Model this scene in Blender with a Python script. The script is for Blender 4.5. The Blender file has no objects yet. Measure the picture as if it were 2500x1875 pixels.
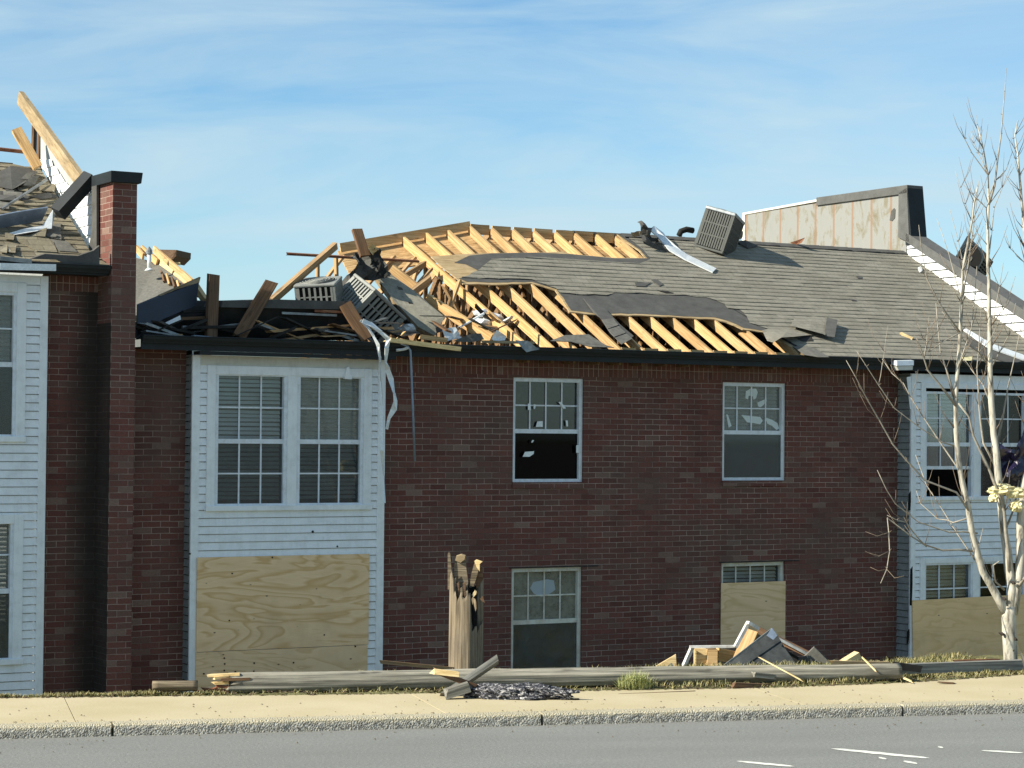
import bpy, bmesh, math, random
from mathutils import Vector, Matrix, noise as mnoise
random.seed(7)
S = bpy.context.scene
COL = S.collection
# ------------------------------------------------------------------ camera
F = 5400.0; CX = 1250.0; CY = 937.5; H = 2.6          # focal length and centre in photo pixels, eye height
PITCH = math.atan(115/F); ROLL = .0095
TH = math.radians(30); D = 30.9                        # facade bearing and distance
fw = Vector((0, math.cos(PITCH), math.sin(PITCH)))
up0 = Vector((0, -math.sin(PITCH), math.cos(PITCH))); rt0 = Vector((1, 0, 0))
rt = rt0*math.cos(ROLL)+up0*math.sin(ROLL); up = up0*math.cos(ROLL)-rt0*math.sin(ROLL)
CAM = Vector((0, 0, H))
cd = bpy.data.cameras.new('camera'); cam = bpy.data.objects.new('camera', cd); COL.objects.link(cam)
M = Matrix((rt, up, -fw)).transposed().to_4x4(); M.translation = CAM; cam.matrix_world = M
cd.sensor_width = 36; cd.lens = 36*F/2500; cd.clip_end = 3000
S.camera = cam
# ------------------------------------------------------------------ world, sun, exposure
SUN_EL = math.radians(33)
SUN_H = Vector((-.913, -.407, 0)).normalized()         # horizontal direction towards the sun
S.view_settings.view_transform = 'Standard'; S.view_settings.look = 'None'
S.view_settings.exposure = .9; S.view_settings.gamma = 1
S.cycles.max_bounces = 8; S.cycles.transparent_max_bounces = 12
w = bpy.data.worlds.new('World'); S.world = w; w.use_nodes = True
nt = w.node_tree; nt.nodes.clear()
def wn(t, **k):
    n = nt.nodes.new(t)
    for a, b in k.items(): setattr(n, a, b)
    return n
sky = wn('ShaderNodeTexSky', sky_type='NISHITA', sun_disc=False, sun_elevation=SUN_EL,
         sun_rotation=math.atan2(SUN_H.x, SUN_H.y), altitude=200, air_density=1.0, dust_density=.25, ozone_density=2.2)
bg = wn('ShaderNodeBackground'); bg.inputs['Strength'].default_value = .11
wo = wn('ShaderNodeOutputWorld'); tc = wn('ShaderNodeTexCoord')
mp = wn('ShaderNodeMapping'); mp.inputs['Rotation'].default_value = (0, math.radians(9), 0)
mp.inputs['Scale'].default_value = (2.6, 2.6, 15)
nz = wn('ShaderNodeTexNoise'); nz.inputs['Scale'].default_value = 1.6; nz.inputs['Detail'].default_value = 9
nz.inputs['Roughness'].default_value = .57; nz.inputs['Distortion'].default_value = .5
rmp = wn('ShaderNodeValToRGB'); rmp.color_ramp.elements[0].position = .37; rmp.color_ramp.elements[1].position = .70
mul = wn('ShaderNodeMath', operation='MULTIPLY'); mul.inputs[1].default_value = .80
mx = wn('ShaderNodeMixRGB'); mx.inputs['Color2'].default_value = (2.9, 3.75, 4.15, 1)
tint = wn('ShaderNodeMixRGB', blend_type='MULTIPLY'); tint.inputs['Fac'].default_value = 1; tint.inputs['Color2'].default_value = (.50, .66, .73, 1)
L = nt.links.new
L(tc.outputs['Generated'], mp.inputs['Vector']); L(mp.outputs['Vector'], nz.inputs['Vector'])
L(nz.outputs['Fac'], rmp.inputs['Fac']); L(rmp.outputs['Color'], mul.inputs[0]); L(mul.outputs[0], mx.inputs['Fac'])
L(sky.outputs['Color'], tint.inputs['Color1']); L(tint.outputs['Color'], mx.inputs['Color1'])
L(mx.outputs['Color'], bg.inputs['Color']); L(bg.outputs[0], wo.inputs['Surface'])
sd = bpy.data.lights.new('sun', 'SUN'); sd.energy = 5.0; sd.angle = math.radians(.53); sd.color = (1, .94, .80)
so = bpy.data.objects.new('sun', sd); COL.objects.link(so)
to_sun = Vector((SUN_H.x*math.cos(SUN_EL), SUN_H.y*math.cos(SUN_EL), math.sin(SUN_EL)))
so.rotation_euler = to_sun.to_track_quat('Z', 'Y').to_euler(); so.location = (-30, -10, 30)

# ------------------------------------------------------------------ frames and projections
O = Vector((0, D, 0)); ES = Vector((math.cos(TH), math.sin(TH), 0)); ET = Vector((-math.sin(TH), math.cos(TH), 0))
FB = Matrix((ES, ET, Vector((0, 0, 1)))).transposed().to_4x4(); FB.translation = O       # building frame (s, t, z)
FW = Matrix.Identity(4)
KA = math.atan2(20.847-18.481, 4.841+4.236)
FK = Matrix.Rotation(KA, 4, 'Z'); FK.translation = Vector((.029, 19.55, 0))              # kerb frame (e, g, z)
FR = {'B': FB, 'W': FW, 'K': FK}
FI = {k: m.inverted() for k, m in FR.items()}
def ray(x, y): return rt*((x-CX)/F) + up*(-(y-CY)/F) + fw
def hit(x, y, p, n, fr='B'):
    p = FR[fr] @ Vector(p); n = FR[fr].to_3x3() @ Vector(n); r = ray(x, y)
    return FI[fr] @ (CAM + r*((p-CAM).dot(n)/r.dot(n)))
def bp(x, y, t): return hit(x, y, (0, t, 0), (0, 1, 0))            # on a plane parallel to the facade
def sp(x, y, s): return hit(x, y, (s, 0, 0), (1, 0, 0))            # on a cross wall
def gd(x, y, z, fr='W'): return hit(x, y, (0, 0, z), (0, 0, 1), fr)
def at(x, y, Y): return hit(x, y, (0, Y, 0), (0, 1, 0), 'W')

# ------------------------------------------------------------------ mesh builder
class MB:
    def __init__(s): s.v = []; s.f = []
    def add(s, vs, fs):
        k = len(s.v); s.v += [Vector(v) for v in vs]; s.f += [tuple(k+i for i in f) for f in fs]; return s
    def box(s, a, b):
        x0, y0, z0 = [min(p, q) for p, q in zip(a, b)]; x1, y1, z1 = [max(p, q) for p, q in zip(a, b)]
        return s.add([(x0,y0,z0),(x1,y0,z0),(x1,y1,z0),(x0,y1,z0),(x0,y0,z1),(x1,y0,z1),(x1,y1,z1),(x0,y1,z1)],
                     [(0,3,2,1),(4,5,6,7),(0,1,5,4),(1,2,6,5),(2,3,7,6),(3,0,4,7)])
    def poly(s, pts): return s.add(pts, [tuple(range(len(pts)))])
    def prism(s, pts, off):
        off = Vector(off); n = len(pts); pts = [Vector(p) for p in pts]
        return s.add(pts+[p+off for p in pts], [tuple(range(n))[::-1], tuple(range(n, 2*n))] + [(i, (i+1) % n, n+(i+1) % n, n+i) for i in range(n)])
    def beam(s, p0, p1, wd, ht, upv=(0, 0, 1)):
        p0 = Vector(p0); p1 = Vector(p1); x = (p1-p0).normalized(); z = Vector(upv); z = z-x*z.dot(x)
        if z.length < 1e-4: z = Vector((0, 1, 0)); z = z-x*z.dot(x)
        z.normalize(); y = z.cross(x)
        c = [-y*wd/2-z*ht/2, y*wd/2-z*ht/2, y*wd/2+z*ht/2, -y*wd/2+z*ht/2]
        return s.add([p0+k for k in c]+[p1+k for k in c], [(0,3,2,1),(4,5,6,7),(0,1,5,4),(1,2,6,5),(2,3,7,6),(3,0,4,7)])
    def tube(s, pts, rad, n=8, cap=True):
        pts = [Vector(p) for p in pts]; rs = rad if isinstance(rad, (list, tuple)) else [rad]*len(pts)
        k = len(s.v); prev = None
        for i, p in enumerate(pts):
            d = (pts[min(i+1, len(pts)-1)]-pts[max(i-1, 0)]).normalized()
            if prev is None:
                a = d.cross(Vector((0, 0, 1)))
                if a.length < .1: a = d.cross(Vector((0, 1, 0)))
            else: a = prev-d*prev.dot(d)
            a.normalize(); prev = a; b = d.cross(a)
            for j in range(n):
                q = 2*math.pi*j/n; s.v.append(p+(a*math.cos(q)+b*math.sin(q))*rs[i])
        for i in range(len(pts)-1):
            for j in range(n):
                s.f.append((k+i*n+j, k+i*n+(j+1) % n, k+(i+1)*n+(j+1) % n, k+(i+1)*n+j))
        if cap:
            s.f.append(tuple(k+j for j in range(n))[::-1]); s.f.append(tuple(k+(len(pts)-1)*n+j for j in range(n)))
        return s
    def ribbon(s, pts, wvec, th=.004):
        """bent strip: centre points, half width vectors (one or one per point)"""
        for i in range(len(pts)-1):
            a = Vector(wvec[i] if isinstance(wvec, list) else wvec); b = Vector(wvec[i+1] if isinstance(wvec, list) else wvec)
            p, q = Vector(pts[i]), Vector(pts[i+1]); n = (q-p).cross(a)
            n = n.normalized()*th if n.length > 1e-9 else Vector((0, th, 0))
            s.prism([p-a, p+a, q+b, q-b], n)
        return s
META = {}
def tag(o, label=None, cat=None, group=None, kind=None):
    for k, v in (('label', label), ('category', cat), ('group', group), ('kind', kind)):
        if v: o[k] = v
    return o
def thing(name, label, cat, org, fr='B', group=None):
    o = bpy.data.objects.new(name, None); COL.objects.link(o); org = Vector(org)
    o.matrix_world = FR[fr] @ Matrix.Translation(org); o.empty_display_size = .2
    META[o] = (org, fr); return tag(o, label, cat, group)
def obj(name, mb, mat, parent=None, fr='B', smooth=False, label=None, cat=None, group=None, kind=None, org=None, bevel=0, recalc=True):
    if parent is not None: org, fr = META[parent]
    elif org is None:
        lo = [min(v[i] for v in mb.v) for i in range(3)]; hi = [max(v[i] for v in mb.v) for i in range(3)]
        org = Vector(((lo[0]+hi[0])/2, (lo[1]+hi[1])/2, lo[2]))
    else: org = Vector(org)
    me = bpy.data.meshes.new(name); me.from_pydata([v-org for v in mb.v], [], mb.f)
    if recalc:
        bm = bmesh.new(); bm.from_mesh(me); bmesh.ops.recalc_face_normals(bm, faces=bm.faces); bm.to_mesh(me); bm.free()
    if smooth: me.polygons.foreach_set('use_smooth', [True]*len(me.polygons))
    me.materials.append(mat)
    o = bpy.data.objects.new(name, me); COL.objects.link(o)
    if parent is not None: o.parent = parent
    else: o.matrix_world = FR[fr] @ Matrix.Translation(org)
    META[o] = (org, fr)
    if bevel:
        m = o.modifiers.new('bevel', 'BEVEL'); m.width = bevel; m.segments = 2; m.limit_method = 'ANGLE'
    return tag(o, label, cat, group, kind)
def objs(name, mb, mat, parent=None, **kw):
    """one object per separate piece of the builder"""
    par = list(range(len(mb.v)))
    def find(i):
        while par[i] != i: par[i] = par[par[i]]; i = par[i]
        return i
    for f in mb.f:
        for i in f[1:]: par[find(i)] = find(f[0])
    isl = {}
    for f in mb.f: isl.setdefault(find(f[0]), []).append(f)
    out = []
    for fs in isl.values():
        ids = sorted({i for f in fs for i in f}); mp_ = {i: k for k, i in enumerate(ids)}
        q = MB(); q.v = [mb.v[i] for i in ids]; q.f = [tuple(mp_[i] for i in f) for f in fs]
        out.append(obj(name, q, mat, parent, **kw))
    return out
def lumber(name, p0, p1, wd, ht, mat, parent=None, fr='B', upv=(0, 0, 1), broken=(0, 0), **kw):
    """a board as its own object, local X along its length so that the grain follows it"""
    if parent is not None: org, fr = META[parent]
    else: org = Vector((0, 0, 0))
    p0 = Vector(p0); p1 = Vector(p1); x = (p1-p0).normalized(); z = Vector(upv); z = z-x*z.dot(x)
    if z.length < 1e-3: z = Vector((0, 1, 0)); z = z-x*z.dot(x)
    z.normalize(); y = z.cross(x); ln = (p1-p0).length
    mb = MB(); n = max(2, int(ln/.35)); rnd = random.Random(int(abs(p0.x*977+p0.z*131+p1.y*59)*100))
    rings = []
    for i in range(n+1):
        q = ln*(i/n-.5)
        for a, b in ((-1,-1),(1,-1),(1,1),(-1,1)):
            dx = 0
            if i == 0 and broken[0]: dx = -rnd.random()*broken[0]
            if i == n and broken[1]: dx = rnd.random()*broken[1]
            mb.v.append(Vector((q+dx, a*wd/2*(1+rnd.uniform(-.04, .04)), b*ht/2*(1+rnd.uniform(-.03, .03)))))
    for i in range(n):
        for j in range(4):
            mb.f.append((i*4+j, i*4+(j+1) % 4, i*4+4+(j+1) % 4, i*4+4+j))
    mb.f += [(0, 1, 2, 3), (n*4, n*4+1, n*4+2, n*4+3)]
    me = bpy.data.meshes.new(name); me.from_pydata(mb.v, [], mb.f)
    bm = bmesh.new(); bm.from_mesh(me); bmesh.ops.recalc_face_normals(bm, faces=bm.faces); bm.to_mesh(me); bm.free()
    me.materials.append(mat); o = bpy.data.objects.new(name, me); COL.objects.link(o)
    m = Matrix((x, y, z)).transposed().to_4x4(); m.translation = (p0+p1)/2-org
    if parent is not None: o.parent = parent; o.matrix_local = m
    else: o.matrix_world = FR[fr] @ m
    META[o] = (org, fr)
    return tag(o, kw.get('label'), kw.get('cat'), kw.get('group'), kw.get('kind'))

# ------------------------------------------------------------------ materials
class G:
    def __init__(s, name, rough=.85, spec=.25, metal=0):
        s.m = bpy.data.materials.new(name); s.m.use_nodes = True; s.t = s.m.node_tree
        s.b = s.t.nodes['Principled BSDF']; s.b.inputs['Roughness'].default_value = rough
        s.b.inputs['Specular IOR Level'].default_value = spec; s.b.inputs['Metallic'].default_value = metal
        s.tc = s.n('ShaderNodeTexCoord'); s.oc = s.tc.outputs['Object']
    def n(s, t, ins=None, **k):
        n = s.t.nodes.new(t)
        for a, b in k.items(): setattr(n, a, b)
        for a, b in (ins or {}).items():
            if hasattr(b, 'is_linked') or isinstance(b, bpy.types.NodeSocket): s.t.links.new(b, n.inputs[a])
            else: n.inputs[a].default_value = b
        return n
    def math(s, op, a, b=0.0): return s.n('ShaderNodeMath', {0: a, 1: b}, operation=op).outputs[0]
    def map(s, v, sc=(1,1,1), loc=(0,0,0), rot=(0,0,0)): return s.n('ShaderNodeMapping', {'Vector': v, 'Scale': sc, 'Location': loc, 'Rotation': rot}).outputs[0]
    def noise(s, v, scale=5, detail=6, rough=.55, dist=0): return s.n('ShaderNodeTexNoise', {'Vector': v, 'Scale': scale, 'Detail': detail, 'Roughness': rough, 'Distortion': dist}).outputs['Fac']
    def ramp(s, f, stops, interp='LINEAR'):
        r = s.n('ShaderNodeValToRGB', {'Fac': f}); e = r.color_ramp; e.interpolation = interp
        while len(e.elements) < len(stops): e.elements.new(.5)
        for q, (p, c) in zip(e.elements, stops):
            q.position = p; q.color = (c, c, c, 1) if not isinstance(c, tuple) else (*c, 1)
        return r.outputs['Color']
    def mix(s, f, a, b, mode='MIX'):
        ins = {'Fac': f}
        ins['Color1'] = a if isinstance(a, bpy.types.NodeSocket) else (*a, 1)
        ins['Color2'] = b if isinstance(b, bpy.types.NodeSocket) else (*b, 1)
        return s.n('ShaderNodeMixRGB', ins, blend_type=mode).outputs['Color']
    def bump(s, h, st=.5, dist=.01):
        b = s.n('ShaderNodeBump', {'Height': h, 'Strength': st, 'Distance': dist})
        if s.b.inputs['Normal'].is_linked: s.t.links.new(s.b.inputs['Normal'].links[0].from_socket, b.inputs['Normal'])
        s.t.links.new(b.outputs[0], s.b.inputs['Normal'])
    def col(s, c):
        if isinstance(c, bpy.types.NodeSocket): s.t.links.new(c, s.b.inputs['Base Color'])
        else: s.b.inputs['Base Color'].default_value = (*c, 1)
        return s.m
    def rnd(s): return s.n('ShaderNodeObjectInfo').outputs['Random']
    def shift(s, amt=17.0):
        r = s.rnd(); return s.n('ShaderNodeVectorMath', {0: s.oc, 1: s.n('ShaderNodeCombineXYZ', {'X': s.math('MULTIPLY', r, amt), 'Y': s.math('MULTIPLY', r, amt*1.7), 'Z': s.math('MULTIPLY', r, amt*.6)}).outputs[0]}, operation='ADD').outputs[0]

def brick_mat(name, soldier=False, bright=1.0, stain_shade=None):
    g = G(name, .9, .2)
    x = g.n('ShaderNodeSeparateXYZ', {0: g.oc}); u = g.math('ADD', x.outputs[0], x.outputs[1]); v = x.outputs[2]
    wob = g.noise(g.oc, 2.3, 3); wob2 = g.math('MULTIPLY', g.math('SUBTRACT', wob, .5), .02)
    v2 = g.math('ADD', v, wob2)
    vec = g.n('ShaderNodeCombineXYZ', {'X': v2, 'Y': u} if soldier else {'X': u, 'Y': v2}).outputs[0]
    bw, rh = (.30, .083) if soldier else (.243, .0770)
    def br(c1, c2, ms, sm):
        return g.n('ShaderNodeTexBrick', {'Vector': vec, 'Color1': (*c1, 1), 'Color2': (*c2, 1), 'Mortar': (.5, .5, .5, 1), 'Scale': 1, 'Mortar Size': ms,
                   'Mortar Smooth': sm, 'Bias': 0, 'Brick Width': bw, 'Row Height': rh}, offset=0 if soldier else .5)
    b = br((0, 0, 0), (1, 1, 1), .0048, .35)
    tone = g.ramp(b.outputs['Color'], [(0, (.115, .046, .037)), (.25, (.145, .057, .045)), (.55, (.165, .068, .053)), (.8, (.135, .066, .052)), (.94, (.15, .082, .065)), (1, (.22, .14, .11))])
    n1 = g.noise(g.oc, 42, 5, .7); tone = g.mix(.55, tone, g.ramp(n1, [(.25, .45), (.75, 1.4)]), 'MULTIPLY')
    big = g.noise(g.map(g.oc, (.55, .55, .9)), 1.1, 5, .6)
    tone = g.mix(g.ramp(big, [(.46, 0.0), (.68, .55)]), tone, (.10, .078, .064))
    dk = g.noise(g.map(g.oc, (1.6, 1.6, .35), (4, 0, 2)), 1.0, 5, .6); tone = g.mix(g.ramp(dk, [(.52, 0.0), (.74, .42)]), tone, (.055, .034, .028))
    mort = g.mix(g.ramp(g.noise(g.map(g.oc, (.8, .8, 1.6)), 1.3, 6, .65), [(.36, 0.0), (.62, 1.0)]), (.11, .075, .062), (.38, .285, .235))
    fac = b.outputs['Fac']
    c = g.mix(fac, tone, mort)
    if stain_shade is not None:                               # soot and water staining plus corner shade painted in, down the inner corner
        dd = g.math('ADD', g.math('ABSOLUTE', g.math('SUBTRACT', x.outputs[0], stain_shade)), g.math('MULTIPLY', g.math('SUBTRACT', g.noise(g.map(g.oc, (1, 1, .6)), 2.2, 5), .5), .30))
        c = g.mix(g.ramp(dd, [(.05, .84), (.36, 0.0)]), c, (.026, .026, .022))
    if bright != 1: c = g.mix(1, c, (bright, bright, bright), 'MULTIPLY')
    g.bump(g.math('ADD', g.math('MULTIPLY', fac, -1), g.math('MULTIPLY', n1, .5)), .55, .008)
    return g.col(c)
BRICK = brick_mat('brick'); BRICK_STAIN_SHADE = brick_mat('stained_shaded_brick', stain_shade=-6.10+8); SOLDIER = brick_mat('soldier_brick', True, 1.05)

def white_mat(name, base=(.72, .74, .75), dirt=(.30, .29, .26), amt=.5, rough=.55, sc=6):
    g = G(name, rough, .35)
    a = g.noise(g.oc, sc, 8, .72); s = g.noise(g.map(g.oc, (14, 14, .7)), 2, 4)
    f = g.ramp(g.math('ADD', g.math('MULTIPLY', a, .75), g.math('MULTIPLY', s, .25)), [(.45, 0.0), (.78, amt)])
    sm = g.noise(g.oc, 55, 3, .6)
    c = g.mix(f, base, dirt); c = g.mix(g.ramp(sm, [(.62, 0.0), (.78, .35)]), c, dirt)
    g.bump(sm, .15, .004); return g.col(c)
SIDING = white_mat('vinyl_siding', (.80, .82, .83), (.36, .35, .32), .45)
TRIM = white_mat('white_trim', (.80, .82, .83), (.30, .28, .25), .4)
CREAM = white_mat('cream_trim', (.58, .56, .50), (.25, .22, .17), .55)
FRAMEW = white_mat('window_frame_paint', (.72, .76, .80), (.27, .23, .19), .55, .45, 11)
RUSTW = white_mat('rusty_frame_paint', (.62, .62, .55), (.30, .16, .07), .8, .6, 7)
BLIND = white_mat('blind_slat', (.66, .66, .63), (.36, .35, .32), .5)
OLD_SHADE_SIDE = white_mat('weathered_shaded_siding', (.27, .28, .27), (.10, .10, .095), .8, .7, 9)  # weathered on the firewalls; painted shade on the bay returns

def wood_mat(name, c0, c1, c2, rough=.8, dirt=0, sx=1.2, sy=30):
    g = G(name, rough, .2); v = g.shift()
    a = g.noise(g.map(v, (sx, sy, sy)), 1.5, 6, .6, .6); kn = g.noise(g.map(v, (2.2, 7, 7)), 1.3, 2)
    c = g.ramp(a, [(.35, c0), (.5, c1), (.66, c2)])
    c = g.mix(g.ramp(kn, [(.66, 0.0), (.74, .6)]), c, tuple(x*.42 for x in c0))
    t = g.ramp(g.rnd(), [(0, (.80, .77, .74)), (.5, (1, 1, 1)), (1, (1.12, 1.06, .95))]); c = g.mix(1, c, t, 'MULTIPLY')
    if dirt: c = g.mix(g.ramp(g.noise(v, 3, 6, .7), [(.45, 0.0), (.7, dirt)]), c, (.10, .085, .07))
    g.bump(a, .6, .008); return g.col(c)
PINE = wood_mat('pine_lumber', (.35, .21, .09), (.49, .32, .15), (.61, .43, .23))
PINE_OLD = wood_mat('aged_lumber', (.27, .165, .08), (.38, .245, .125), (.46, .32, .18), dirt=.3)
BROWN = wood_mat('brown_lumber', (.085, .048, .026), (.13, .075, .042), (.18, .11, .065), dirt=.3)
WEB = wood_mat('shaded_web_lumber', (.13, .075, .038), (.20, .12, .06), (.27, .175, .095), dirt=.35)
TAN = wood_mat('tan_sheathing', (.26, .19, .10), (.36, .27, .155), (.43, .34, .21), dirt=.35, sx=2, sy=12)
GREYWOOD = wood_mat('grey_weathered_wood', (.085, .085, .075), (.20, .197, .175), (.34, .33, .29), dirt=.3, sx=.7, sy=24)
POLE = wood_mat('pole_wood', (.085, .066, .043), (.19, .15, .10), (.30, .25, .175), dirt=.45, sx=.9, sy=30)
SPLINT = wood_mat('fresh_splinter', (.50, .36, .17), (.66, .50, .26), (.78, .64, .38), sx=3, sy=30)
REDROT = wood_mat('rotten_red_wood', (.10, .038, .022), (.20, .085, .045), (.30, .17, .10), sx=4, sy=24)

def ply_mat(name, base, dark, seed=0):
    g = G(name, .75, .25)
    v = g.map(g.oc, (1, 1, 1), (seed, seed*.3, seed*.7)); d = g.noise(g.map(v, (.55, 1, 2.3)), 1.15, 3, .45, .5)
    fld = g.math('MULTIPLY', d, 10.0)
    saw = g.math('FRACT', fld)
    c = g.mix(g.ramp(saw, [(0, 0.0), (.55, .25), (.86, .95), (1, 0.0)]), base, dark)
    fine = g.noise(g.map(v, (3, 3, 60)), 3, 4); c = g.mix(g.ramp(fine, [(.4, 0.0), (.75, .35)]), c, dark)
    blot = g.noise(v, 2.2, 4); c = g.mix(g.ramp(blot, [(.5, 0.0), (.75, .3)]), c, (.36, .25, .13))
    kn = g.n('ShaderNodeTexVoronoi', {'Vector': g.map(v, (1.6, 1, 3.2)), 'Scale': 2.1}).outputs['Distance']
    c = g.mix(g.ramp(kn, [(.035, .9), (.075, 0.0)]), c, (.05, .03, .018))
    g.bump(saw, .12, .003); return g.col(c)
PLY = ply_mat('plywood', (.84, .60, .36), (.62, .38, .17)); PLY2 = ply_mat('plywood_fine', (.80, .57, .345), (.64, .43, .22), 5.3)
PLY3 = ply_mat('plywood_brown', (.84, .58, .31), (.72, .475, .225), 9.1)

def shingle_mat(name, a, b, c3):
    g = G(name, .95, .12)
    x = g.n('ShaderNodeSeparateXYZ', {0: g.oc}); vy = g.math('MULTIPLY', x.outputs[1], 1.1336)
    ux = g.math('ADD', x.outputs[0], g.math('MULTIPLY', g.math('SUBTRACT', g.noise(g.oc, 4, 3), .5), .03))
    vec = g.n('ShaderNodeCombineXYZ', {'X': ux, 'Y': vy}).outputs[0]
    bk = g.n('ShaderNodeTexBrick', {'Vector': vec, 'Color1': (0, 0, 0, 1), 'Color2': (1, 1, 1, 1), 'Mortar': (.3, .3, .3, 1), 'Scale': 1, 'Mortar Size': .005, 'Mortar Smooth': .2,
             'Bias': 0, 'Brick Width': .305, 'Row Height': .143})
    c = g.ramp(bk.outputs['Color'], [(0, a), (.5, b), (1, c3)])
    gr = g.noise(g.oc, 130, 3, .7); c = g.mix(.6, c, g.ramp(gr, [(.3, .55), (.7, 1.4)]), 'MULTIPLY')
    bl = g.noise(g.oc, 1.3, 6, .65); c = g.mix(g.ramp(bl, [(.42, 0.0), (.7, .45)]), c, tuple(q*.62 for q in b))
    c = g.mix(g.math('MULTIPLY', bk.outputs['Fac'], .45), c, (.05, .047, .042))
    wav = g.noise(g.map(g.oc, (1, 1.3, 1)), 5.5, 4, .6)
    g.bump(g.math('SUBTRACT', g.math('MULTIPLY', wav, 2.2), g.math('MULTIPLY', bk.outputs['Fac'], .4)), .6, .012)
    g.bump(gr, .3, .003); return g.col(c)
SHING = shingle_mat('asphalt_shingles', (.20, .187, .15), (.223, .209, .169), (.245, .23, .188))
SHINGL = shingle_mat('tan_shingles', (.16, .135, .092), (.215, .188, .132), (.27, .24, .175))
def plain(name, c, rough=.85, var=.5, sc=8, metal=0, spec=.25, c2=None, bump=.2, bd=.01):
    g = G(name, rough, spec, metal); v = g.shift(5); a = g.noise(v, sc, 7, .65)
    k = g.mix(g.ramp(a, [(.3, 0.0), (.72, 1.0)]), tuple(x*(1-var*.5) for x in c), c2 or tuple(min(1, x*(1+var*.5)) for x in c))
    f = g.noise(v, sc*9, 3); k = g.mix(.35, k, g.ramp(f, [(.3, .7), (.7, 1.3)]), 'MULTIPLY')
    if bump: g.bump(a, bump, bd)
    return g.col(k)
FELT = plain('roofing_felt', (.078, .076, .070), .9, .5, 5)
FELTLT = plain('grey_shingle_scrap', (.13, .125, .108), .95, .6, 14)
DARKM = plain('dark_fascia_metal', (.012, .016, .018), .6, .6, 4, spec=.3)
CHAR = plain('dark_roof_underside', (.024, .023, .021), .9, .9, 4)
NAVY = plain('dark_blue_membrane', (.012, .020, .034), .45, .5, 3, spec=.5)
METALW = plain('bare_white_metal', (.66, .69, .70), .4, .25, 5, metal=.25, spec=.5)
METALG = plain('grey_sheet_metal', (.17, .19, .20), .5, .7, 6, metal=.5, c2=(.34, .36, .36))
METALD = plain('dark_sheet_metal', (.028, .033, .036), .8, .7, 5, c2=(.065, .072, .075), spec=.15)
METALB = plain('blue_grey_metal', (.22, .27, .34), .4, .5, 4, metal=.4)
ACG = plain('condenser_paint', (.22, .225, .205), .55, .3, 8, spec=.4)
ACD = plain('condenser_dark_paint', (.05, .053, .045), .6, .4, 8, spec=.4)
BLACK = plain('black_interior', (.006, .006, .006), .9, .2)
ROOM = plain('room_drywall', (.14, .13, .115), .95, .4, 2)
COPING = plain('dark_coping', (.10, .10, .095), .8, .4, 6)
PANEL = None
def panel_mat():
    g = G('stained_board', .9, .15)
    a = g.noise(g.map(g.oc, (1, 1.4, .8)), 2.4, 8, .68, .6); s = g.noise(g.map(g.oc, (5, 9, .7)), 1.5, 5)
    c = g.ramp(g.math('ADD', g.math('MULTIPLY', a, .82), g.math('MULTIPLY', s, .18)), [(.33, (.155, .125, .08)), (.43, (.20, .185, .145)), (.50, (.245, .245, .228)), (.7, (.225, .228, .215))])
    y = g.n('ShaderNodeSeparateXYZ', {0: g.oc}).outputs[1]; fr = g.math('FRACT', g.math('MULTIPLY', y, 1.85))
    c = g.mix(g.ramp(fr, [(.0, .8), (.05, .7), (.09, 0.0), (.94, 0.0), (1, .8)]), c, (.24, .14, .085))
    return g.col(c)
PANEL = panel_mat()
def concrete_mat(name, a, b, agg=False):
    g = G(name, .92, .2)
    big = g.noise(g.oc, .8, 6, .6); fine = g.noise(g.oc, 60, 4, .7)
    c = g.mix(g.ramp(big, [(.35, 0.0), (.7, 1.0)]), a, b)
    c = g.mix(.5, c, g.ramp(fine, [(.3, .72), (.7, 1.25)]), 'MULTIPLY')
    g.bump(fine, .3, .004)
    if agg:
        vo = g.n('ShaderNodeTexVoronoi', {'Vector': g.oc, 'Scale': 70}); ag = g.ramp(g.math('ADD', g.math('MULTIPLY', vo.outputs['Distance'], .5), g.noise(g.oc, 21, 6, .8)), [(.50, .25), (.68, .9), (.9, 2.1)])
        z = g.n('ShaderNodeSeparateXYZ', {0: g.oc}).outputs[2]
        m = g.ramp(g.math('ADD', z, g.math('MULTIPLY', g.math('SUBTRACT', g.noise(g.oc, 9, 4), .5), .06)), [(.062, 1.0), (.088, 0.0)])
        rough = g.mix(1, (.235, .222, .19), ag, 'MULTIPLY'); c = g.mix(m, c, rough)
        g.bump(g.math('MULTIPLY', vo.outputs['Distance'], -1), .7, .014)
    return g.col(c)
CONC = concrete_mat('sidewalk_concrete', (.41, .347, .212), (.48, .413, .275))
KERB = concrete_mat('kerb_concrete', (.37, .33, .23), (.46, .41, .30), True)
def asphalt_mat():
    g = G('asphalt', .9, .2); vo = g.noise(g.oc, 150, 3, .8); big = g.noise(g.map(g.oc, (.4, 2, 1)), .8, 5)
    c = g.ramp(vo, [(.34, (.085, .088, .083)), (.52, (.195, .197, .183)), (.68, (.36, .355, .33))])
    mid_n = g.noise(g.oc, 38, 5, .75); c = g.mix(.8, c, g.ramp(mid_n, [(.34, .66), (.66, 1.34)]), 'MULTIPLY'); c = g.mix(.35, c, g.ramp(big, [(.3, .75), (.7, 1.2)]), 'MULTIPLY'); g.bump(vo, .4, .004); return g.col(c)
ASPH = asphalt_mat()
PAINT = plain('worn_road_paint', (.62, .62, .56), .8, .5, 30)
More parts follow.
